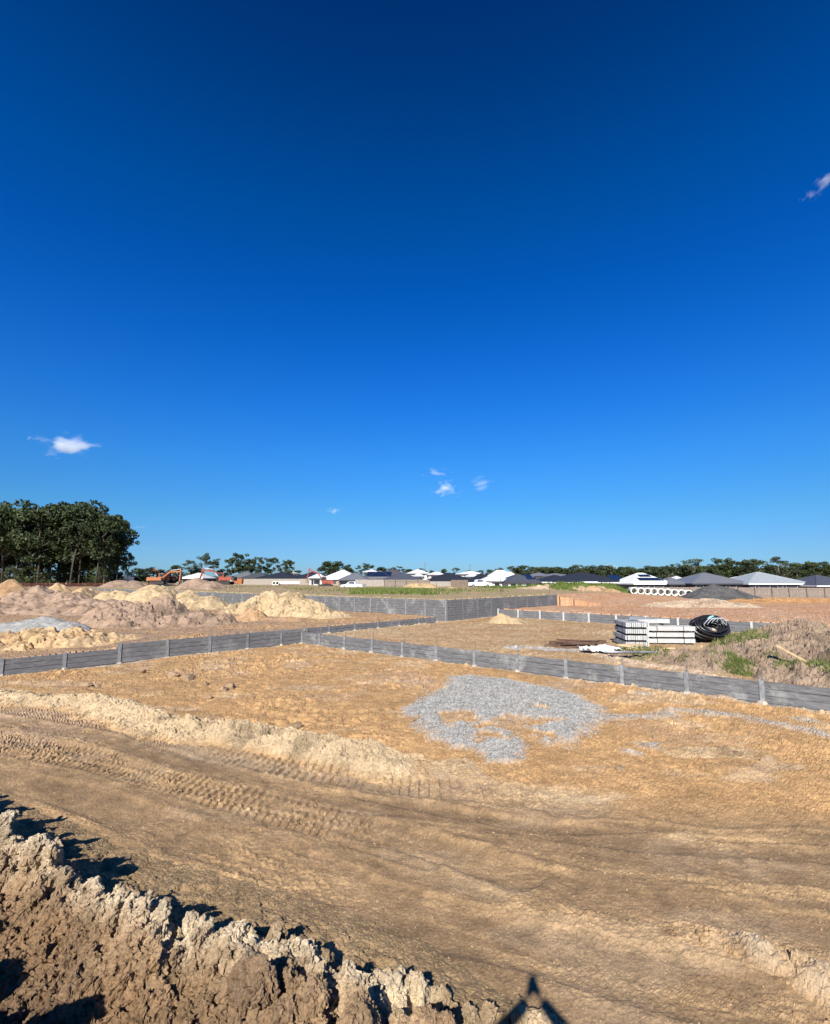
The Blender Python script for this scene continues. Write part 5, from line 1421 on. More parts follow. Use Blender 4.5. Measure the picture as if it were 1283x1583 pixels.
def house(label, u0, u1, v_eave, v_ridge, Y, roof, wall='white', depth=None, ridge=None, fascia=None, rz=0.0, wins=3, solar=(), z_drop=2.45, gable=None, portico=False):
    """a low hip roofed house whose front eave runs from u0 to u1"""
    xa, xb = XAT(u0, Y), XAT(u1, Y)
    w = xb - xa; d = depth or max(7.0, 0.75 * w)
    ze = ZAT(v_eave, Y); zr = ZAT(v_ridge, Y + d / 2)
    zb = min(ze - z_drop, ground_z((xa + xb) / 2, Y + 1)) - 0.05
    root = thing('house', label, 'house', ((xa + xb) / 2, Y, zb), rz)
    e, r_ = ze - zb, max(zr - zb, ze - zb + 0.5)
    rl = ridge if ridge is not None else max(0.3, w - d)
    hx, y0, y1 = w / 2, 0.0, d
    ov = 0.55
    MB().box((0, d / 2, (e - 0.02) / 2), (w - 2 * ov, d - 2 * ov, e - 0.02)).build('wall', WL[wall], root)
    m = MB()
    A, B, C_, D_ = (-hx, y0, e), (hx, y0, e), (hx, y1, e), (-hx, y1, e)
    P, Q = (-rl / 2, d / 2, r_), (rl / 2, d / 2, r_)
    m.quad(A, B, Q, P); m.quad(C_, D_, P, Q); m.tri(B, C_, Q); m.tri(D_, A, P)
    m.quad(D_, C_, B, A)
    rf = m.build('roof', RF[roof], root)
    cap = MB()
    for a, b in ((A, P), (B, Q), (C_, Q), (D_, P), (P, Q)):
        if (Vector(a) - Vector(b)).length > 0.4: cap.bar(Vector(a) + Vector((0, 0, 0.02)), Vector(b) + Vector((0, 0, 0.02)), 0.22, 0.08)
    cap.build('ridge_capping', RF[roof], rf)
    f = MB(); fz = e - 0.12
    f.box((0, y0 + 0.02, fz), (w - 0.01, 0.06, 0.21)); f.box((0, y1 - 0.02, fz), (w - 0.01, 0.06, 0.21)); f.box((-hx + 0.02, d / 2, fz), (0.06, d - 0.12, 0.21)); f.box((hx - 0.02, d / 2, fz), (0.06, d - 0.12, 0.21))
    f.build('fascia', (M_fascia_w if (fascia or ('white' if roof in ('black', 'pale') else 'dark')) == 'white' else M_fascia_d), root)
    rr = random.Random(int(u0 * 7 + Y))
    n = wins
    for i in range(n):
        x = -hx + ov + (i + 0.5) * (w - 2 * ov) / n + rr.uniform(-.4, .4)
        ww, wh = rr.choice(((1.2, 1.2), (1.8, 1.2), (1.5, 1.5), (0.7, 1.4)))
        zc = e - 0.42 - wh / 2
        win = MB().box((x, y0 + ov - 0.02, zc), (ww, 0.08, wh)).build('window', M_frame, root)
        MB().box((x, y0 + ov - 0.065, zc), (ww - 0.12, 0.02, wh - 0.12)).build('pane', M_glass, win)
    slope_n = Vector((0, -(r_ - e), d / 2)).normalized()
    up = Vector((0, d / 2, r_ - e)).normalized()
    sl = math.hypot(d / 2, r_ - e)
    for (a0, a1, b0, b1) in solar:
        p0 = Vector((-hx + w * a0, y0, e)) + up * sl * b0; p1 = Vector((-hx + w * a1, y0, e)) + up * sl * b0
        p2 = Vector((-hx + w * a1, y0, e)) + up * sl * b1; p3 = Vector((-hx + w * a0, y0, e)) + up * sl * b1
        o_ = slope_n * 0.07; s_ = MB()
        s_.quad(p0 + o_, p1 + o_, p2 + o_, p3 + o_); s_.quad(p0 + o_ * .3, p3 + o_ * .3, p2 + o_ * .3, p1 + o_ * .3)
        for q, r2 in ((p0, p1), (p1, p2), (p2, p3), (p3, p0)): s_.quad(q + o_ * .3, r2 + o_ * .3, r2 + o_, q + o_)
        s_.build('solar_panel', M_solar, root)
    if portico:
        g = MB(); px = -hx + w * portico
        for s2 in (-1.45, 1.45): g.box((px + s2, y0 - 0.9, (e - 0.35) / 2), (0.3, 0.3, e - 0.35))
        g.box((px, y0 - 0.7, e - 0.02), (3.4, 1.3, 0.34)); g.build('porch', M_fascia_w, root)
        MB().box((px, y0 + ov - 0.07, 1.1), (1.0, 0.06, 2.1)).build('door', M_door, root)
    return root

# right hand group behind the long fence
house('white roofed house with rows of black solar panels on its slope', 979, 1042, 902, 886, 104, 'white', 'dark', depth=12, ridge=1.2, fascia='white', solar=((0.36, 0.66, 0.62, 0.84), (0.24, 0.86, 0.26, 0.52)))
house('grey hipped wing at the side of the white solar roof', 1034, 1066, 903, 893, 103, 'grey', 'dark', depth=8, ridge=0.5)
house('small white roof tucked behind the white solar house', 1046, 1076, 900.5, 891, 118, 'white', 'white', depth=9)
house('mid grey pyramid roofed house behind the dark gravel heap', 1071, 1162, 902, 885.5, 100, 'grey', 'dark', depth=13, ridge=0.6, rz=R(-2), wins=4)
house('far white flat looking roof between the two pyramid roofs', 1140, 1178, 899, 891.5, 132, 'white', 'white', depth=10)
house('pale grey pyramid roofed house behind the timber fence', 1158, 1255, 902, 884.5, 98, 'pale', 'dark', depth=13, ridge=0.6, rz=R(-2), wins=4)
house('dark roofed house with a white fascia at the end of the fence', 1262, 1345, 905, 889, 94, 'slate', 'dark', depth=12, fascia='white')
# centre right
house('very wide black roofed house with white fascia behind the grassy mound', 856, 976, 900, 885.5, 112, 'black', 'white', depth=15, fascia='white', wins=4, solar=((0.80, 0.95, 0.25, 0.7),), portico=0.44)
house('black roofed wing reaching out from the very wide black house', 834, 902, 899.5, 889, 113.5, 'black', 'white', depth=11, fascia='white', wins=3)
house('slate grey roofed house with dark windows beside the grassy mound', 782, 838, 899.5, 887.5, 108, 'slate', 'white', depth=11, wins=4, fascia='dark', rz=R(3), solar=((0.66, 0.86, 0.3, 0.9),))
house('pale grey roof showing behind the slate grey roof', 812, 868, 893, 885.5, 150, 'grey', 'white', depth=12)
house('small white roofed house with bare white walls at the road end', 746, 791, 898.5, 889.5, 112, 'white', 'white', depth=9, ridge=1.5, wins=1)
house('white roofed house with two peaks behind the small white house', 758, 800, 892.5, 881.5, 150, 'white', 'white', depth=13, ridge=2.0)
house('second white peak of roof behind the small white house', 780, 804, 893, 884.5, 146, 'white', 'white', depth=9, ridge=1.0)
house('dark hipped house between the long black roof and small white house', 730, 768, 897.5, 886.5, 122, 'black', 'dark', depth=11, fascia='dark')
# centre
house('long charcoal roofed house above the brown end of the fence', 652, 741, 899.5, 885.5, 116, 'black', 'dark', depth=14, fascia='dark', wins=5)
house('charcoal roofed house above the pale yellow heap', 586, 656, 897, 886, 118, 'slate', 'dark', depth=13, fascia='dark', wins=4)
house('mauve grey roof rising behind the charcoal roofs', 580, 632, 889, 880, 160, 'mauve', 'white', depth=14)
house('grey house with a long dark solar array on its roof', 562, 608, 894.5, 882.5, 124, 'grey', 'white', depth=11, solar=((0.08, 0.92, 0.25, 0.85),))
house('mid grey hipped house in front of the white roofs', 522, 568, 896.5, 885.5, 116, 'grey', 'brick', depth=10, wins=3)
house('big white roofed house left of the mid grey hip', 496, 552, 894.5, 881, 126, 'white', 'brick', depth=14, fascia='white', wins=3)
house('white roof behind the solar array house', 560, 584, 884.5, 880.5, 175, 'white', 'white', depth=10)
for u0, u1, ve, vr, Y, c, lb in [(628, 664, 886.5, 880.5, 170, 'white', 'long white roof behind the charcoal roofs near the tall pole'), (638, 656, 891, 886.5, 140, 'white', 'small white lean roof between the two charcoal houses'), (660, 690, 888.5, 884, 165, 'white', 'white roof just right of the tall pole'),
                             (708, 750, 887.5, 883, 170, 'white', 'white roof over the end of the long charcoal roof'), (722, 744, 891.5, 887, 138, 'white', 'small white roof edge before the dark hipped house'), (838, 892, 890.5, 886.5, 140, 'grey', 'grey roof peeping over the black roofed wing')]:
    house(lb, u0, u1, ve, vr, Y, c, 'white', depth=10, wins=2)
# left of centre
house('long black roofed house behind the paling fence and pipes', 392, 458, 894, 884.5, 150, 'black', 'dark', depth=14, fascia='dark', wins=5)
house('black roofed house beside the tall excavator arm', 452, 503, 894, 883.5, 152, 'black', 'dark', depth=14, fascia='dark', wins=3)
house('white roof corner showing behind the black roofs', 436, 456, 886.5, 884, 190, 'white', 'white', depth=9)
house('low white gable roof in front of the black roofed house', 475, 500, 893.8, 887.5, 136, 'white', 'white', depth=9, ridge=0.8)
house('grey roofed house at the near end of the paling fence', 352, 390, 893, 883.5, 156, 'grey', 'white', depth=13)
house('mid grey roof overlapping the long black roof', 372, 412, 893, 885, 152, 'slate', 'white', depth=12)
house('small white roofed building just behind the excavators', 277, 313, 893.5, 886, 145, 'white', 'dark', depth=11, ridge=1.0, fascia='white')

# ------------------------------------------------------------------ timber fences
M_pal = mat('weathered_paling', (0.20, 0.165, 0.135), 0.9, 0.35, 2.2, stretch=(6, 6, 0.6)); M_pal_pale = mat('pale_paling', (0.29, 0.255, 0.215), 0.9, 0.3, 2.2, stretch=(6, 6, 0.6)); M_pal_brown = mat('brown_paling', (0.16, 0.12, 0.09), 0.9, 0.3, 2.2, stretch=(6, 6, 0.6))
M_pal_post = mat('fence_post', (0.10, 0.075, 0.06), 0.9, 0.3, 3)
def paling_fence(label, u0, Y0, u1, Y1, h, z, mt, posts_front=True, seed=0):
    rnd = random.Random(seed)
    p0, p1 = Vector((XAT(u0, Y0), Y0, 0)), Vector((XAT(u1, Y1), Y1, 0))
    L = (p1 - p0).length; n = max(1, round(L / 2.6)); a = math.atan2(p1.y - p0.y, p1.x - p0.x)
    root = thing('paling_fence', label, 'fence', (p0.x, p0.y, z), a)
    bay = L / n
    for i in range(n):
        m = MB(); k = 20
        for j in range(k):
            w = bay / k
            m.box((i * bay + (j + 0.5) * w, rnd.uniform(0.0, 0.012), h / 2 + rnd.uniform(-.02, .015)), (w - 0.006, 0.016, h))
        m.build('palings', mt, root)
    for i in range(n + 1):
        MB().box((i * bay, -0.085 if posts_front else 0.085, h / 2 - 0.03), (0.11, 0.09, h - 0.02)).build('post', M_pal_post, root)
    for zz in (0.3, h - 0.3):
        MB().box((L / 2, (-0.026 if posts_front else 0.042), zz), (L - 0.01, 0.034, 0.08)).build('rail', mt, root)
    return root
paling_fence('long weathered timber fence in front of the pyramid roofed houses', 972, 100, 1330, 88, 1.75, 0.28, M_pal, True, 1)
paling_fence('long pale timber fence in front of the black roofed houses', 372, 140, 490, 140, 1.75, 1.85, M_pal_pale, False, 2)
paling_fence('pale timber fence below the mid grey hip roof', 549, 108, 594, 107, 1.7, 1.75, M_pal_pale, False, 3)
paling_fence('darker timber fence below the charcoal roof by the sand heap', 594, 106.8, 664, 104, 1.7, 1.75, M_pal, True, 4)
paling_fence('pale timber fence between the sand heap and the brown fence', 664, 104, 697, 103.5, 1.35, 1.75, M_pal_pale, False, 5)
paling_fence('short brown timber fence ending beside white house walls', 697.5, 101, 723, 100.5, 1.65, 1.75, M_pal_brown, False, 6)

# ------------------------------------------------------------------ machines
M_orange = mat('orange_paint', (0.34, 0.115, 0.038), 0.5, 0.2, 2, stain=(0.22, 0.13, 0.08), stain_amt=0.6, stain_scale=1.2); M_oxide = mat('red_orange_paint', (0.25, 0.055, 0.03), 0.5, 0.25, 2, stain=(0.15, 0.09, 0.06), stain_amt=0.6, stain_scale=1.2)
M_track = mat('track_steel', (0.035, 0.03, 0.028), 0.7, 0.3, 4); M_dkpanel = mat('dark_panel', (0.03, 0.03, 0.032), 0.5, 0.2, 3); M_bucket = mat('worn_bucket', (0.22, 0.17, 0.13), 0.6, 0.3, 3, metal=0.3)
def excavator(label, x, y, z, rz, paint, boom_a=50, stick_a=-60, bucket_a=-60, slew=0, sc=1.0):
    root = thing('excavator', label, 'excavator', (x, y, z), rz); root.scale = (sc, sc, sc)
    for s_ in (-1, 1):
        m = MB(); pts = []
        for i in range(16):
            a = 2 * math.pi * i / 16
            pts.append((1.45 * (1 if math.cos(a) > 0 else -1) + 0.42 * math.cos(a), 0.44 + 0.42 * math.sin(a)))
        yy0, yy1 = s_ * 1.2 - 0.3, s_ * 1.2 + 0.3
        for i in range(16):
            (a0, b0), (a1, b1) = pts[i], pts[(i + 1) % 16]
            m.quad((a0, yy0, b0), (a1, yy0, b1), (a1, yy1, b1), (a0, yy1, b0))
        m.poly([(a, yy0, b) for a, b in pts][::-1]); m.poly([(a, yy1, b) for a, b in pts])
        tr = m.build('track', M_track, root)
        for k in range(5): MB().cyl((-1.3 + k * 0.65, yy0 - 0.03, 0.36), (-1.3 + k * 0.65, yy1 + 0.03, 0.36), 0.2, n=10).build('roller', M_dkpanel, tr)
    MB().box((0, 0, 0.62), (1.8, 1.75, 0.4)).cyl((0, 0, 0.8), (0, 0, 1.02), 0.6, n=14).build('undercarriage', M_dkpanel, root)
    cs, sn = math.cos(R(slew)), math.sin(R(slew))
    def rot(o): o.rotation_euler = (0, 0, R(slew)); return o
    rot(MB().box((-0.55, -0.05, 1.45), (3.2, 2.3, 0.84), taper=0.97).build('body', paint, root))
    rot(MB().box((-2.35, -0.05, 1.42), (0.6, 2.2, 0.95), taper=0.9).build('counterweight', M_dkpanel if paint is M_oxide else paint, root))
    rot(MB().box((-1.1, -0.35, 2.0), (1.5, 1.3, 0.28), taper=0.9).build('engine_cover', M_dkpanel, root))
    cab = rot(MB().box((0.55, 0.62, 2.32), (1.45, 0.95, 1.15), taper=0.9).build('cab', paint, root))
    g = MB(); g.box((1.27, 0.62, 2.36), (0.03, 0.78, 0.9)); g.box((0.6, 1.1, 2.4), (1.1, 0.03, 0.75)); g.box((0.6, 0.14, 2.4), (1.1, 0.03, 0.75)); g.build('window', M_glass, cab)
    # boom in the x-z plane of the slewed body
    b0 = Vector((0.75, -0.25, 1.5)); a = R(boom_a)
    b1 = b0 + Vector((math.cos(a), 0, math.sin(a))) * 2.9; a2 = R(boom_a - 38)
    b2 = b1 + Vector((math.cos(a2), 0, math.sin(a2))) * 2.6; a3 = R(boom_a - 38 + stick_a)
    s2 = b2 + Vector((math.cos(a3), 0, math.sin(a3))) * 2.7; s0 = b2 - Vector((math.cos(a3), 0, math.sin(a3))) * 0.5
    bm_ = MB().bar(b0, b1, 0.34, 0.5, up=(0, 1, 0)).bar(b1 - (b1 - b0).normalized() * 0.15, b2, 0.34, 0.42, up=(0, 1, 0))
    rot(bm_.build('boom', paint, root))
    st = rot(MB().bar(s0, s2, 0.28, 0.36, up=(0, 1, 0)).build('stick', paint, root))
    c_ = MB().cyl(b0 + Vector((0.35, 0.28, -0.1)), b0.lerp(b1, 0.75) + Vector((0, 0.28, 0)), 0.09, n=8).cyl(b1 + Vector((0, 0, 0.32)), s0 + Vector((0, 0, 0.1)), 0.08, n=8)
    rot(c_.build('hydraulic_ram', M_steel, root))
    a4 = a3 + R(bucket_a); d4_ = Vector((math.cos(a4), 0, math.sin(a4))); n4_ = Vector((-d4_.z, 0, d4_.x))
    m = MB(); prof = [s2 + n4_ * 0.1, s2 + d4_ * 0.5 + n4_ * 0.45, s2 + d4_ * 1.05 + n4_ * 0.2, s2 + d4_ * 1.15 - n4_ * 0.35, s2 + d4_ * 0.25 - n4_ * 0.25]
    for s_ in (-0.5, 0.5): m.poly([p + Vector((0, s_, 0)) for p in (prof if s_ > 0 else prof[::-1])])
    for i in (0, 1, 2, 4):
        p_, q_ = prof[i], prof[(i + 1) % 5]; m.quad(p_ + Vector((0, -.5, 0)), q_ + Vector((0, -.5, 0)), q_ + Vector((0, .5, 0)), p_ + Vector((0, .5, 0)))
    rot(m.build('bucket', M_bucket, root))
    return root
excavator('orange excavator with its boom folded toward the mauve mound', XAT(245, 112), 112, ZAT(903.5, 112), R(6), M_orange, 40, -95, -40, sc=0.84)
excavator('red orange excavator parked behind the orange one, arm pointing back', XAT(264, 126), 126, ZAT(902, 126), R(172), M_oxide, 42, -88, -50, sc=0.9)
excavator('dirty red excavator behind the mauve mound reaching its arm over it', XAT(347, 112), 112, ZAT(904.0, 112), R(178), M_oxide, 40, -75, -70, sc=0.92)
excavator('dark red excavator with an upright arm in front of the white roof', XAT(504, 112), 112, ZAT(908, 112), R(186), M_oxide, 58, -98, -20, sc=0.8)

# an orange bin, a site hut, a white utility vehicle
bx_, by_ = XAT(368, 116), 116
t_ = thing('skip_bin', 'dull orange steel bin standing beside the dirty red excavator', 'skip bin', (bx_, by_, ZAT(903.5, 116)), R(4))
m = MB(); w_, d_, h_ = 2.0, 1.5, 1.3
for a, b in (((-1, -1), (1, -1)), ((1, -1), (1, 1)), ((1, 1), (-1, 1)), ((-1, 1), (-1, -1))):
    m.bar((a[0] * w_ / 2 * .5 + b[0] * w_ / 2 * .5, a[1] * d_ / 2 * .5 + b[1] * d_ / 2 * .5, 0.12), (a[0] * w_ / 2 * .52 + b[0] * w_ / 2 * .52, a[1] * d_ / 2 * .52 + b[1] * d_ / 2 * .52, h_), *((w_ - .02, 0.05) if a[1] == b[1] else (0.05, d_ - .12)), up=(0, 1, 0))
m.box((0, 0, 0.14), (w_ - .1, d_ - .1, 0.04)); m.build('tub', M_orange, t_)
m = MB()
for i in range(5): m.box((-0.8 + 0.4 * i, -d_ / 2 - 0.035, 0.7), (0.06, 0.04, 1.1))
m.build('ribs', M_orange, t_)
MB().box((0, 0, h_ + 0.02), (w_ + 0.12, 0.06, 0.07)).build('top_rail', M_oxide, t_)
hx_, hy_ = XAT(199, 112), 112
t_ = thing('site_hut', 'small white site hut at the edge of the dark wood', 'site hut', (hx_, hy_, ZAT(902, 112)), R(-4))
MB().box((0, 0, 0.75), (1.3, 1.6, 1.3)).build('wall', WL['white'], t_)
MB().box((0, 0, 1.44), (1.5, 1.8, 0.08)).build('roof', RF['white'], t_)
w1 = MB().box((-0.3, -0.81, 0.85), (0.4, 0.04, 0.5)).build('window', M_frame, t_); MB().box((-0.3, -0.835, 0.85), (0.32, 0.02, 0.42)).build('pane', M_glass, w1)
MB().box((0.3, -0.81, 0.65), (0.42, 0.04, 1.05)).build('door', M_door, t_)
def ute(label, x, y, z, rz):
    root = thing('parked_ute', label, 'utility truck', (x, y, z), rz)
    wp = mat('white_car_paint', (0.70, 0.70, 0.69), 0.3, 0.03, 2, spec=0.5)
    prof = [(-2.5, 0.45), (2.35, 0.45), (2.5, 0.7), (2.4, 0.98), (1.3, 1.08), (0.6, 1.62), (-0.75, 1.66), (-0.95, 1.1), (-2.5, 1.08)]
    m = MB()
    for s_ in (-0.88, 0.88): m.poly([(a, s_ * (0.86 if b > 1.3 else 1), b) for a, b in (prof if s_ < 0 else prof[::-1])])
    for i in range(len(prof)):
        (a0, b0), (a1, b1) = prof[i], prof[(i + 1) % len(prof)]; k0, k1 = (0.86 if b0 > 1.3 else 1) * .88, (0.86 if b1 > 1.3 else 1) * .88
        m.quad((a0, -k0, b0), (a0, k0, b0), (a1, k1, b1), (a1, -k1, b1))
    m.build('body', wp, root)
    for s_ in (-1, 1):
        MB().quad((0.95, s_ * .86, 1.14), (0.5, s_ * .80, 1.56), (-0.6, s_ * .80, 1.58), (-0.75, s_ * .87, 1.14)).build('window', M_glass, root)
    MB().quad((1.27, -.75, 1.13), (1.27, .75, 1.13), (0.68, .66, 1.58), (0.68, -.66, 1.58)).build('windscreen', M_glass, root)
    MB().box((-1.72, 0, 1.1), (1.5, 1.6, 0.02)).build('tray', M_dkpanel, root)
    for wx in (-1.55, 1.5):
        for s_ in (-1, 1):
            t = MB().cyl((wx, s_ * 0.72, 0.36), (wx, s_ * 0.93, 0.36), 0.36, n=16).build('wheel', M_track, root)
            MB().cyl((wx, s_ * 0.92, 0.36), (wx, s_ * 0.945, 0.36), 0.2, n=12).build('rim', M_steel, t)
    for s_ in (-0.65, 0.65): MB().box((2.46, s_, 0.82), (0.06, 0.3, 0.14)).build('headlight', M_glass, root)
ute('white utility truck parked in front of the pale timber fence', XAT(546, 104), 104, ZAT(911.5, 104), R(160))
ute('white utility truck parked beside the white house walls', XAT(741, 104), 104, ZAT(908.5, 104), R(8))

# barrier mesh along the wood, survey pegs, power poles
M_mesh = mat('orange_barrier_mesh', (0.17, 0.055, 0.035), 0.8, 0.4, 2)
t_ = thing('barrier_fence', 'faded orange barrier mesh strung along the foot of the dark wood', 'barrier fence', (XAT(-20, 103), 103, ground_z(XAT(100, 103), 103)))
L_ = XAT(238, 103) - XAT(-20, 103)
for i in range(15): MB().cyl((i * L_ / 14, 0, -0.1), (i * L_ / 14, 0, 1.15), 0.03, n=6).build('post', M_pal_post, t_)
m = MB()
for i in range(14):
    for k in range(4): m.bar((i * L_ / 14, 0.04, 0.2 + k * 0.18), ((i + 1) * L_ / 14, 0.04, 0.2 + k * 0.18 - 0.05 * (i % 2)), 0.02, 0.045)
m.build('mesh_strip', M_mesh, t_)
M_peg = mat('pine_peg', (0.42, 0.32, 0.2), 0.8, 0.2, 6); M_peg_d = mat('dark_peg', (0.07, 0.055, 0.05), 0.8, 0.2, 6)
for u, v0, v1, Y, mt, lb in [(675, 908, 925.5, 52, M_peg_d, 'thin dark survey peg on the pink ground above the tall wall'), (774, 898, 922, 55, M_peg_d, 'tall dark survey peg standing above the tall wall by the houses'), (849, 911, 922, 58, M_peg_d, 'short dark survey peg near the end of the tall wall'),
                          (1163, 929, 937, 62, M_peg, 'pale survey peg at the foot of the red bank'), (1196, 930, 938, 62, M_peg, 'second pale survey peg at the foot of the red bank'), (1268, 934, 938, 62, M_peg, 'short pale survey peg at the edge of the red bank'),
                          (353, 903, 911, 70, M_peg, 'pale survey peg beside the mauve mound and skip bin'), (369, 904, 911, 72, M_peg, 'white topped survey peg in front of the orange bin'), (322, 905, 915, 66, M_peg, 'pale survey peg at the end of the long grey wall'), (1004, 946, 950, 45, M_peg, 'tiny pale survey peg behind the grey wall with white posts')]:
    x = XAT(u, Y); z = ground_z(x, Y)
    hh = max(0.35, (v1 - v0) * Y / FPX)
    o = MB().box((0, 0, hh / 2 - 0.1), (0.05, 0.04, hh + 0.1)).tri((-.025, -.02, hh - .05), (.025, -.02, hh - .05), (0, 0, hh + .04)).build('survey_peg', mt, None, (x, Y, z)); tag(o, lb, 'survey peg', 'survey pegs')
M_pole = mat('grey_pole', (0.16, 0.15, 0.14), 0.8, 0.2, 2)
for u, v, Y, lb in [(657, 869, 215, 'tall thin power pole standing over the white roofs'), (727, 872, 250, 'thin distant power pole over the long charcoal roof'), (454, 874, 190, 'thin pale pole beside the loose group of trees')]:
    x = XAT(u, Y); z = ground_z(x, Y); h = ZAT(v, Y) - z
    t_ = thing('power_pole', lb, 'power pole', (x, Y, z))
    MB().cyl((0, 0, -.2), (0, 0, h), 0.17, 0.11, 8).build('pole', M_pole, t_)
    MB().box((0, 0, h - 0.8), (2.2, 0.12, 0.14)).build('crossarm', M_pole, t_)
    for k in (-0.9, 0, 0.9): MB().cyl((k, 0, h - 0.72), (k, 0, h - 0.5), 0.06, n=6).build('insulator', M_steel, t_)

# ------------------------------------------------------------------ small clouds
def cloud(label, u, v, Y, wpx, hpx, dens, seed, tilt=0.0, thin=0.5):
    p = at(u, v, Y); k = p.length / math.sqrt(FPX ** 2 + (u - CX) ** 2 + (v - CY) ** 2)
    rx, rz_ = wpx * k / 2 * 1.15, hpx * k / 2 * 1.15
    m, n, l, pr = new_mat('cloud_vapour')
    n.remove(pr); out = n['Material Output']
    vol = n.new('ShaderNodeVolumePrincipled'); vol.inputs['Color'].default_value = (0.98, 0.98, 0.98, 1); vol.inputs['Anisotropy'].default_value = -0.3
    tc = n.new('ShaderNodeTexCoord'); ln = n.new('ShaderNodeVectorMath'); ln.operation = 'LENGTH'
    l.new(tc.outputs['Object'], ln.inputs[0])
    mp = n.new('ShaderNodeMapping'); mp.inputs['Location'].default_value = (seed * 3.7, seed * 1.9, seed); mp.inputs['Scale'].default_value = (1.0, 1.0, 0.8)
    l.new(tc.outputs['Object'], mp.inputs['Vector'])
    nz = n.new('ShaderNodeTexNoise'); nz.inputs['Scale'].default_value = 1.9; nz.inputs['Detail'].default_value = 5; nz.inputs['Roughness'].default_value = 0.5
    l.new(mp.outputs[0], nz.inputs['Vector'])
    a = n.new('ShaderNodeMath'); a.operation = 'MULTIPLY_ADD'; a.inputs[1].default_value = 4.6; a.inputs[2].default_value = -2.3 + 0.62 - thin
    l.new(nz.outputs['Fac'], a.inputs[0])
    b0 = n.new('ShaderNodeMath'); b0.operation = 'MULTIPLY'; b0.inputs[1].default_value = 1.35; l.new(ln.outputs['Value'], b0.inputs[0])
    b = n.new('ShaderNodeMath'); b.operation = 'SUBTRACT'; l.new(a.outputs[0], b.inputs[0]); l.new(b0.outputs[0], b.inputs[1])
    c = n.new('ShaderNodeMath'); c.operation = 'ADD'; c.use_clamp = True; c.inputs[1].default_value = 0.45; l.new(b.outputs[0], c.inputs[0]); c.inputs[1].default_value = 0.0
    d = n.new('ShaderNodeMath'); d.operation = 'MULTIPLY'; d.inputs[1].default_value = 0.6 * dens / rx; l.new(c.outputs[0], d.inputs[0])
    l.new(d.outputs[0], vol.inputs['Density']); l.new(vol.outputs[0], out.inputs['Volume'])
    import bmesh
    me = bpy.data.meshes.new('cloud'); bm = bmesh.new(); bmesh.ops.create_icosphere(bm, subdivisions=3, radius=1.0); bm.to_mesh(me); bm.free()
    me.materials.append(m)
    o = bpy.data.objects.new('cloud', me); COL.objects.link(o)
    o.location = p; o.scale = (rx, min(rx, rz_ * 1.6), rz_); o.rotation_euler = (0, tilt, 0)
    return tag(o, label, 'cloud')
cloud('bright white cloud shaped like a whale above the dark wood', 105, 688, 1500, 104, 40, 5.5, 1, 0.0, 0.0)
cloud('small bright cloud at the middle of the group of three', 686, 754, 1700, 58, 26, 3.4, 2, -0.15, 0.1)
cloud('faint wispy cloud beside the small bright cloud', 737, 752, 1700, 84, 30, 1.7, 3, -0.3, 0.15)
cloud('thin flat cloud above the small bright cloud', 676, 731, 1700, 58, 16, 2.2, 4, 0.0, 0.1)
cloud('slanting wisp of cloud at the upper edge of the sky', 1270, 286, 1300, 80, 28, 2.6, 5, -0.75, 0.1)
cloud('tiny faint cloud low over the scattered trees', 516, 789, 1900, 34, 12, 2.0, 6, 0, 0.1)
cloud('thin greyish streak of cloud beside the wood, upper of two', 215, 815, 1900, 50, 8, 1.6, 7, -0.1, 0.1)
cloud('thin greyish streak of cloud beside the wood, lower of two', 232, 849, 1900, 46, 7, 1.8, 8, 0, 0.1)
cloud('white cloud top just showing over the far tree belt', 942, 880, 2300, 34, 22, 3, 9, 0, 0.1)

# ------------------------------------------------------------------ the photographer, standing on the mound with the phone held up
M_skin = mat('skin', (0.42, 0.25, 0.17), 0.55, 0.08, 8); M_shirt = mat('orange_work_shirt', (0.50, 0.14, 0.03), 0.85, 0.1, 8); M_trou = mat('navy_trousers', (0.03, 0.04, 0.07), 0.9, 0.15, 8); M_hair = mat('dark_hair', (0.03, 0.022, 0.016), 0.7, 0.2, 20); M_boot = mat('tan_boots', (0.20, 0.13, 0.07), 0.7, 0.2, 10)
def skin_mesh(name, verts, edges, radii, mt, parent, sub=2, root_i=0):
    me = bpy.data.meshes.new(name); me.from_pydata(verts, edges, []); o = bpy.data.objects.new(name, me); COL.objects.link(o)
    sm = o.modifiers.new('skin', 'SKIN'); sm.use_smooth_shade = True
    for i, r in enumerate(radii): me.skin_vertices[0].data[i].radius = (r, r) if not isinstance(r, tuple) else r
    me.skin_vertices[0].data[root_i].use_root = True
    ss = o.modifiers.new('sub', 'SUBSURF'); ss.levels = sub; ss.render_levels = sub
    me.materials.append(mt); o.parent = parent
    return o
zf = float(mound_full(np.array([0.02]), np.array([-0.42]))[0][0])
t0_ = 3.6 - 0.30                                   # eye level of the person, below the raised phone
per = thing('person', 'person in an orange work shirt holding a phone up with both hands', 'person', (0.0, 0.0, 0.0))
ez = t0_; ht = ez - zf                             # eye height over the feet
sh = ez - 0.27; hip = zf + 0.53 * ht; kn = zf + 0.285 * ht
yb = -0.46
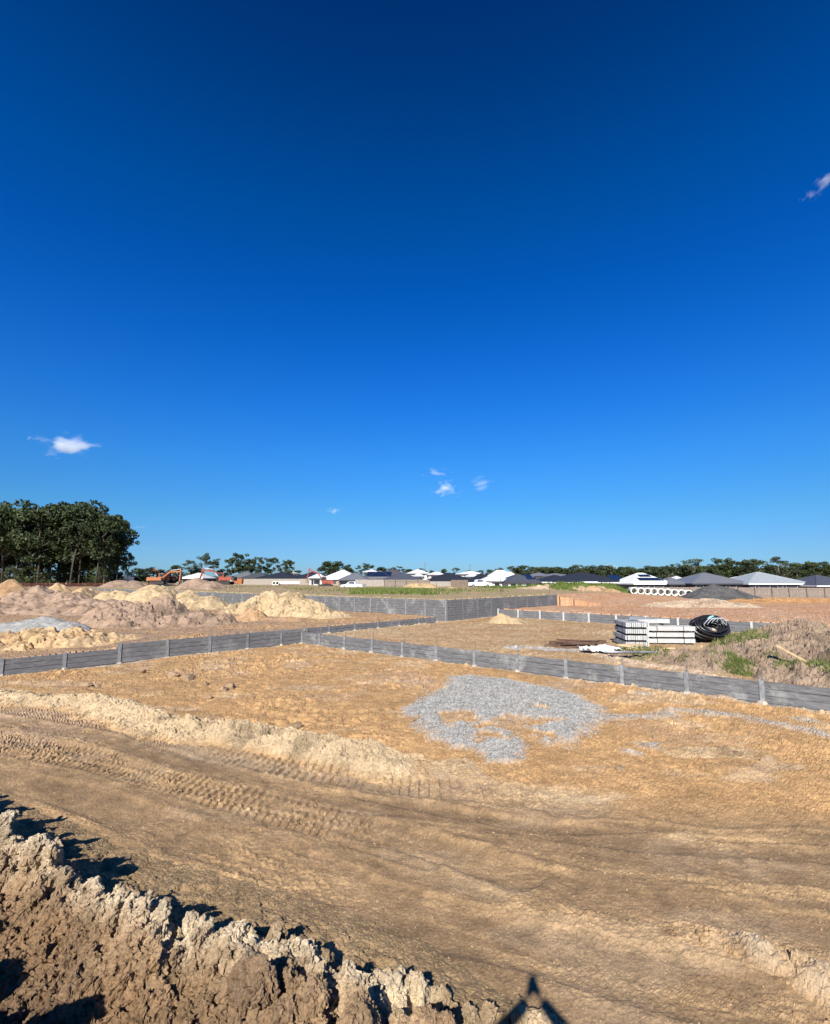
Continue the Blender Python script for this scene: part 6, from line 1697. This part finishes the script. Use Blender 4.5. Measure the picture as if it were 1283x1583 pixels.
bv = [(0.05, yb, hip), (0.05, yb, hip + 0.22), (0.05, yb + .01, sh - 0.12), (0.05, yb + .02, sh + 0.02), (0.09, yb + .04, sh + 0.12), (0.11, yb + .06, ez - 0.06), (0.12, yb + .065, ez + 0.05), (0.12, yb + .05, ez + 0.10),
      (-0.15, yb + .01, sh), (-0.60, yb + 0.16, sh + 0.17), (-0.055, -0.11, 3.53),
      (0.25, yb + .01, sh), (0.50, yb + 0.16, sh + 0.08), (0.055, -0.11, 3.53),
      (-0.07, yb, hip - 0.06), (-0.10, yb + .05, kn), (-0.11, yb, zf + 0.10), (-0.12, yb + .16, zf + 0.04),
      (0.17, yb, hip - 0.06), (0.20, yb + .03, kn), (0.22, yb - .04, zf + 0.10), (0.23, yb + .12, zf + 0.04)]
be = [(0, 1), (1, 2), (2, 3), (3, 4), (4, 5), (5, 6), (6, 7), (3, 8), (8, 9), (9, 10), (3, 11), (11, 12), (12, 13), (0, 14), (14, 15), (15, 16), (16, 17), (0, 18), (18, 19), (19, 20), (20, 21)]
br = [(0.16, 0.12), (0.15, 0.11), (0.18, 0.12), (0.12, 0.09), 0.06, 0.085, 0.092, 0.07, 0.085, 0.078, 0.05, 0.085, 0.078, 0.05, 0.095, 0.062, 0.045, 0.038, 0.095, 0.062, 0.045, 0.038]
skin_mesh('body', bv, be, br, M_skin, per)
skin_mesh('shirt', [bv[0], bv[1], bv[2], bv[3], bv[8], bv[9], bv[11], bv[12]], [(0, 1), (1, 2), (2, 3), (3, 4), (4, 5), (3, 6), (6, 7)], [(0.18, 0.14), (0.17, 0.13), (0.2, 0.14), (0.13, 0.1), 0.10, 0.092, 0.10, 0.092], M_shirt, per)
skin_mesh('trousers', [(0.05, yb, hip + .04), bv[14], bv[15], bv[16], bv[18], bv[19], bv[20]], [(0, 1), (1, 2), (2, 3), (0, 4), (4, 5), (5, 6)], [(0.175, 0.135), 0.11, 0.078, 0.062, 0.11, 0.078, 0.062], M_trou, per)
for a, b in ((16, 17), (20, 21)): skin_mesh('boot', [bv[a], (bv[a][0], bv[a][1], bv[a][2] - .03), bv[b]], [(0, 1), (1, 2)], [0.058, 0.055, 0.045], M_boot, per, 1)
skin_mesh('hair', [(0.12, yb + .03, ez + .06), (0.12, yb - .01, ez + .02), (0.12, yb + .05, ez + .13)], [(0, 1), (0, 2)], [0.098, 0.085, 0.07], M_hair, per, 2)
for s_, w_ in ((-1, bv[10]), (1, bv[13])):          # hands: palm, four curled fingers, thumb
    hv = [w_, (w_[0] - s_ * 0.015, w_[1] + 0.03, w_[2] + 0.045)]; he = [(0, 1)]; hr = [0.028, 0.033]
    for k in range(4):
        zb_ = 0.035 + 0.02 * k; ln_ = (0.030, 0.036, 0.034, 0.028)[k]
        i0 = len(hv); hv += [(w_[0] - s_ * 0.02, w_[1] + 0.05, w_[2] + zb_), (w_[0] - s_ * 0.03, w_[1] + 0.075, w_[2] + zb_ + .004), (w_[0] - s_ * (0.03 + ln_), w_[1] + 0.083, w_[2] + zb_ + .006)]
        he += [(1, i0), (i0, i0 + 1), (i0 + 1, i0 + 2)]; hr += [0.010, 0.009, 0.008]
    i0 = len(hv); hv += [(w_[0] - s_ * 0.03, w_[1] - 0.0, w_[2] + 0.05), (w_[0] - s_ * 0.055, w_[1] + 0.03, w_[2] + 0.065)]; he += [(1, i0), (i0, i0 + 1)]; hr += [0.012, 0.010]
    skin_mesh('hand', hv, he, hr, M_skin, per, 1)
ph = thing('phone', 'dark phone held up between two raised hands', 'phone', (0, -0.06, 3.61), 0)
MB().box((0, 0, 0), (0.075, 0.009, 0.155)).build('case', M_dkpanel, ph); MB().box((0, -0.0055, 0), (0.069, 0.002, 0.148)).build('screen', M_glass, ph)
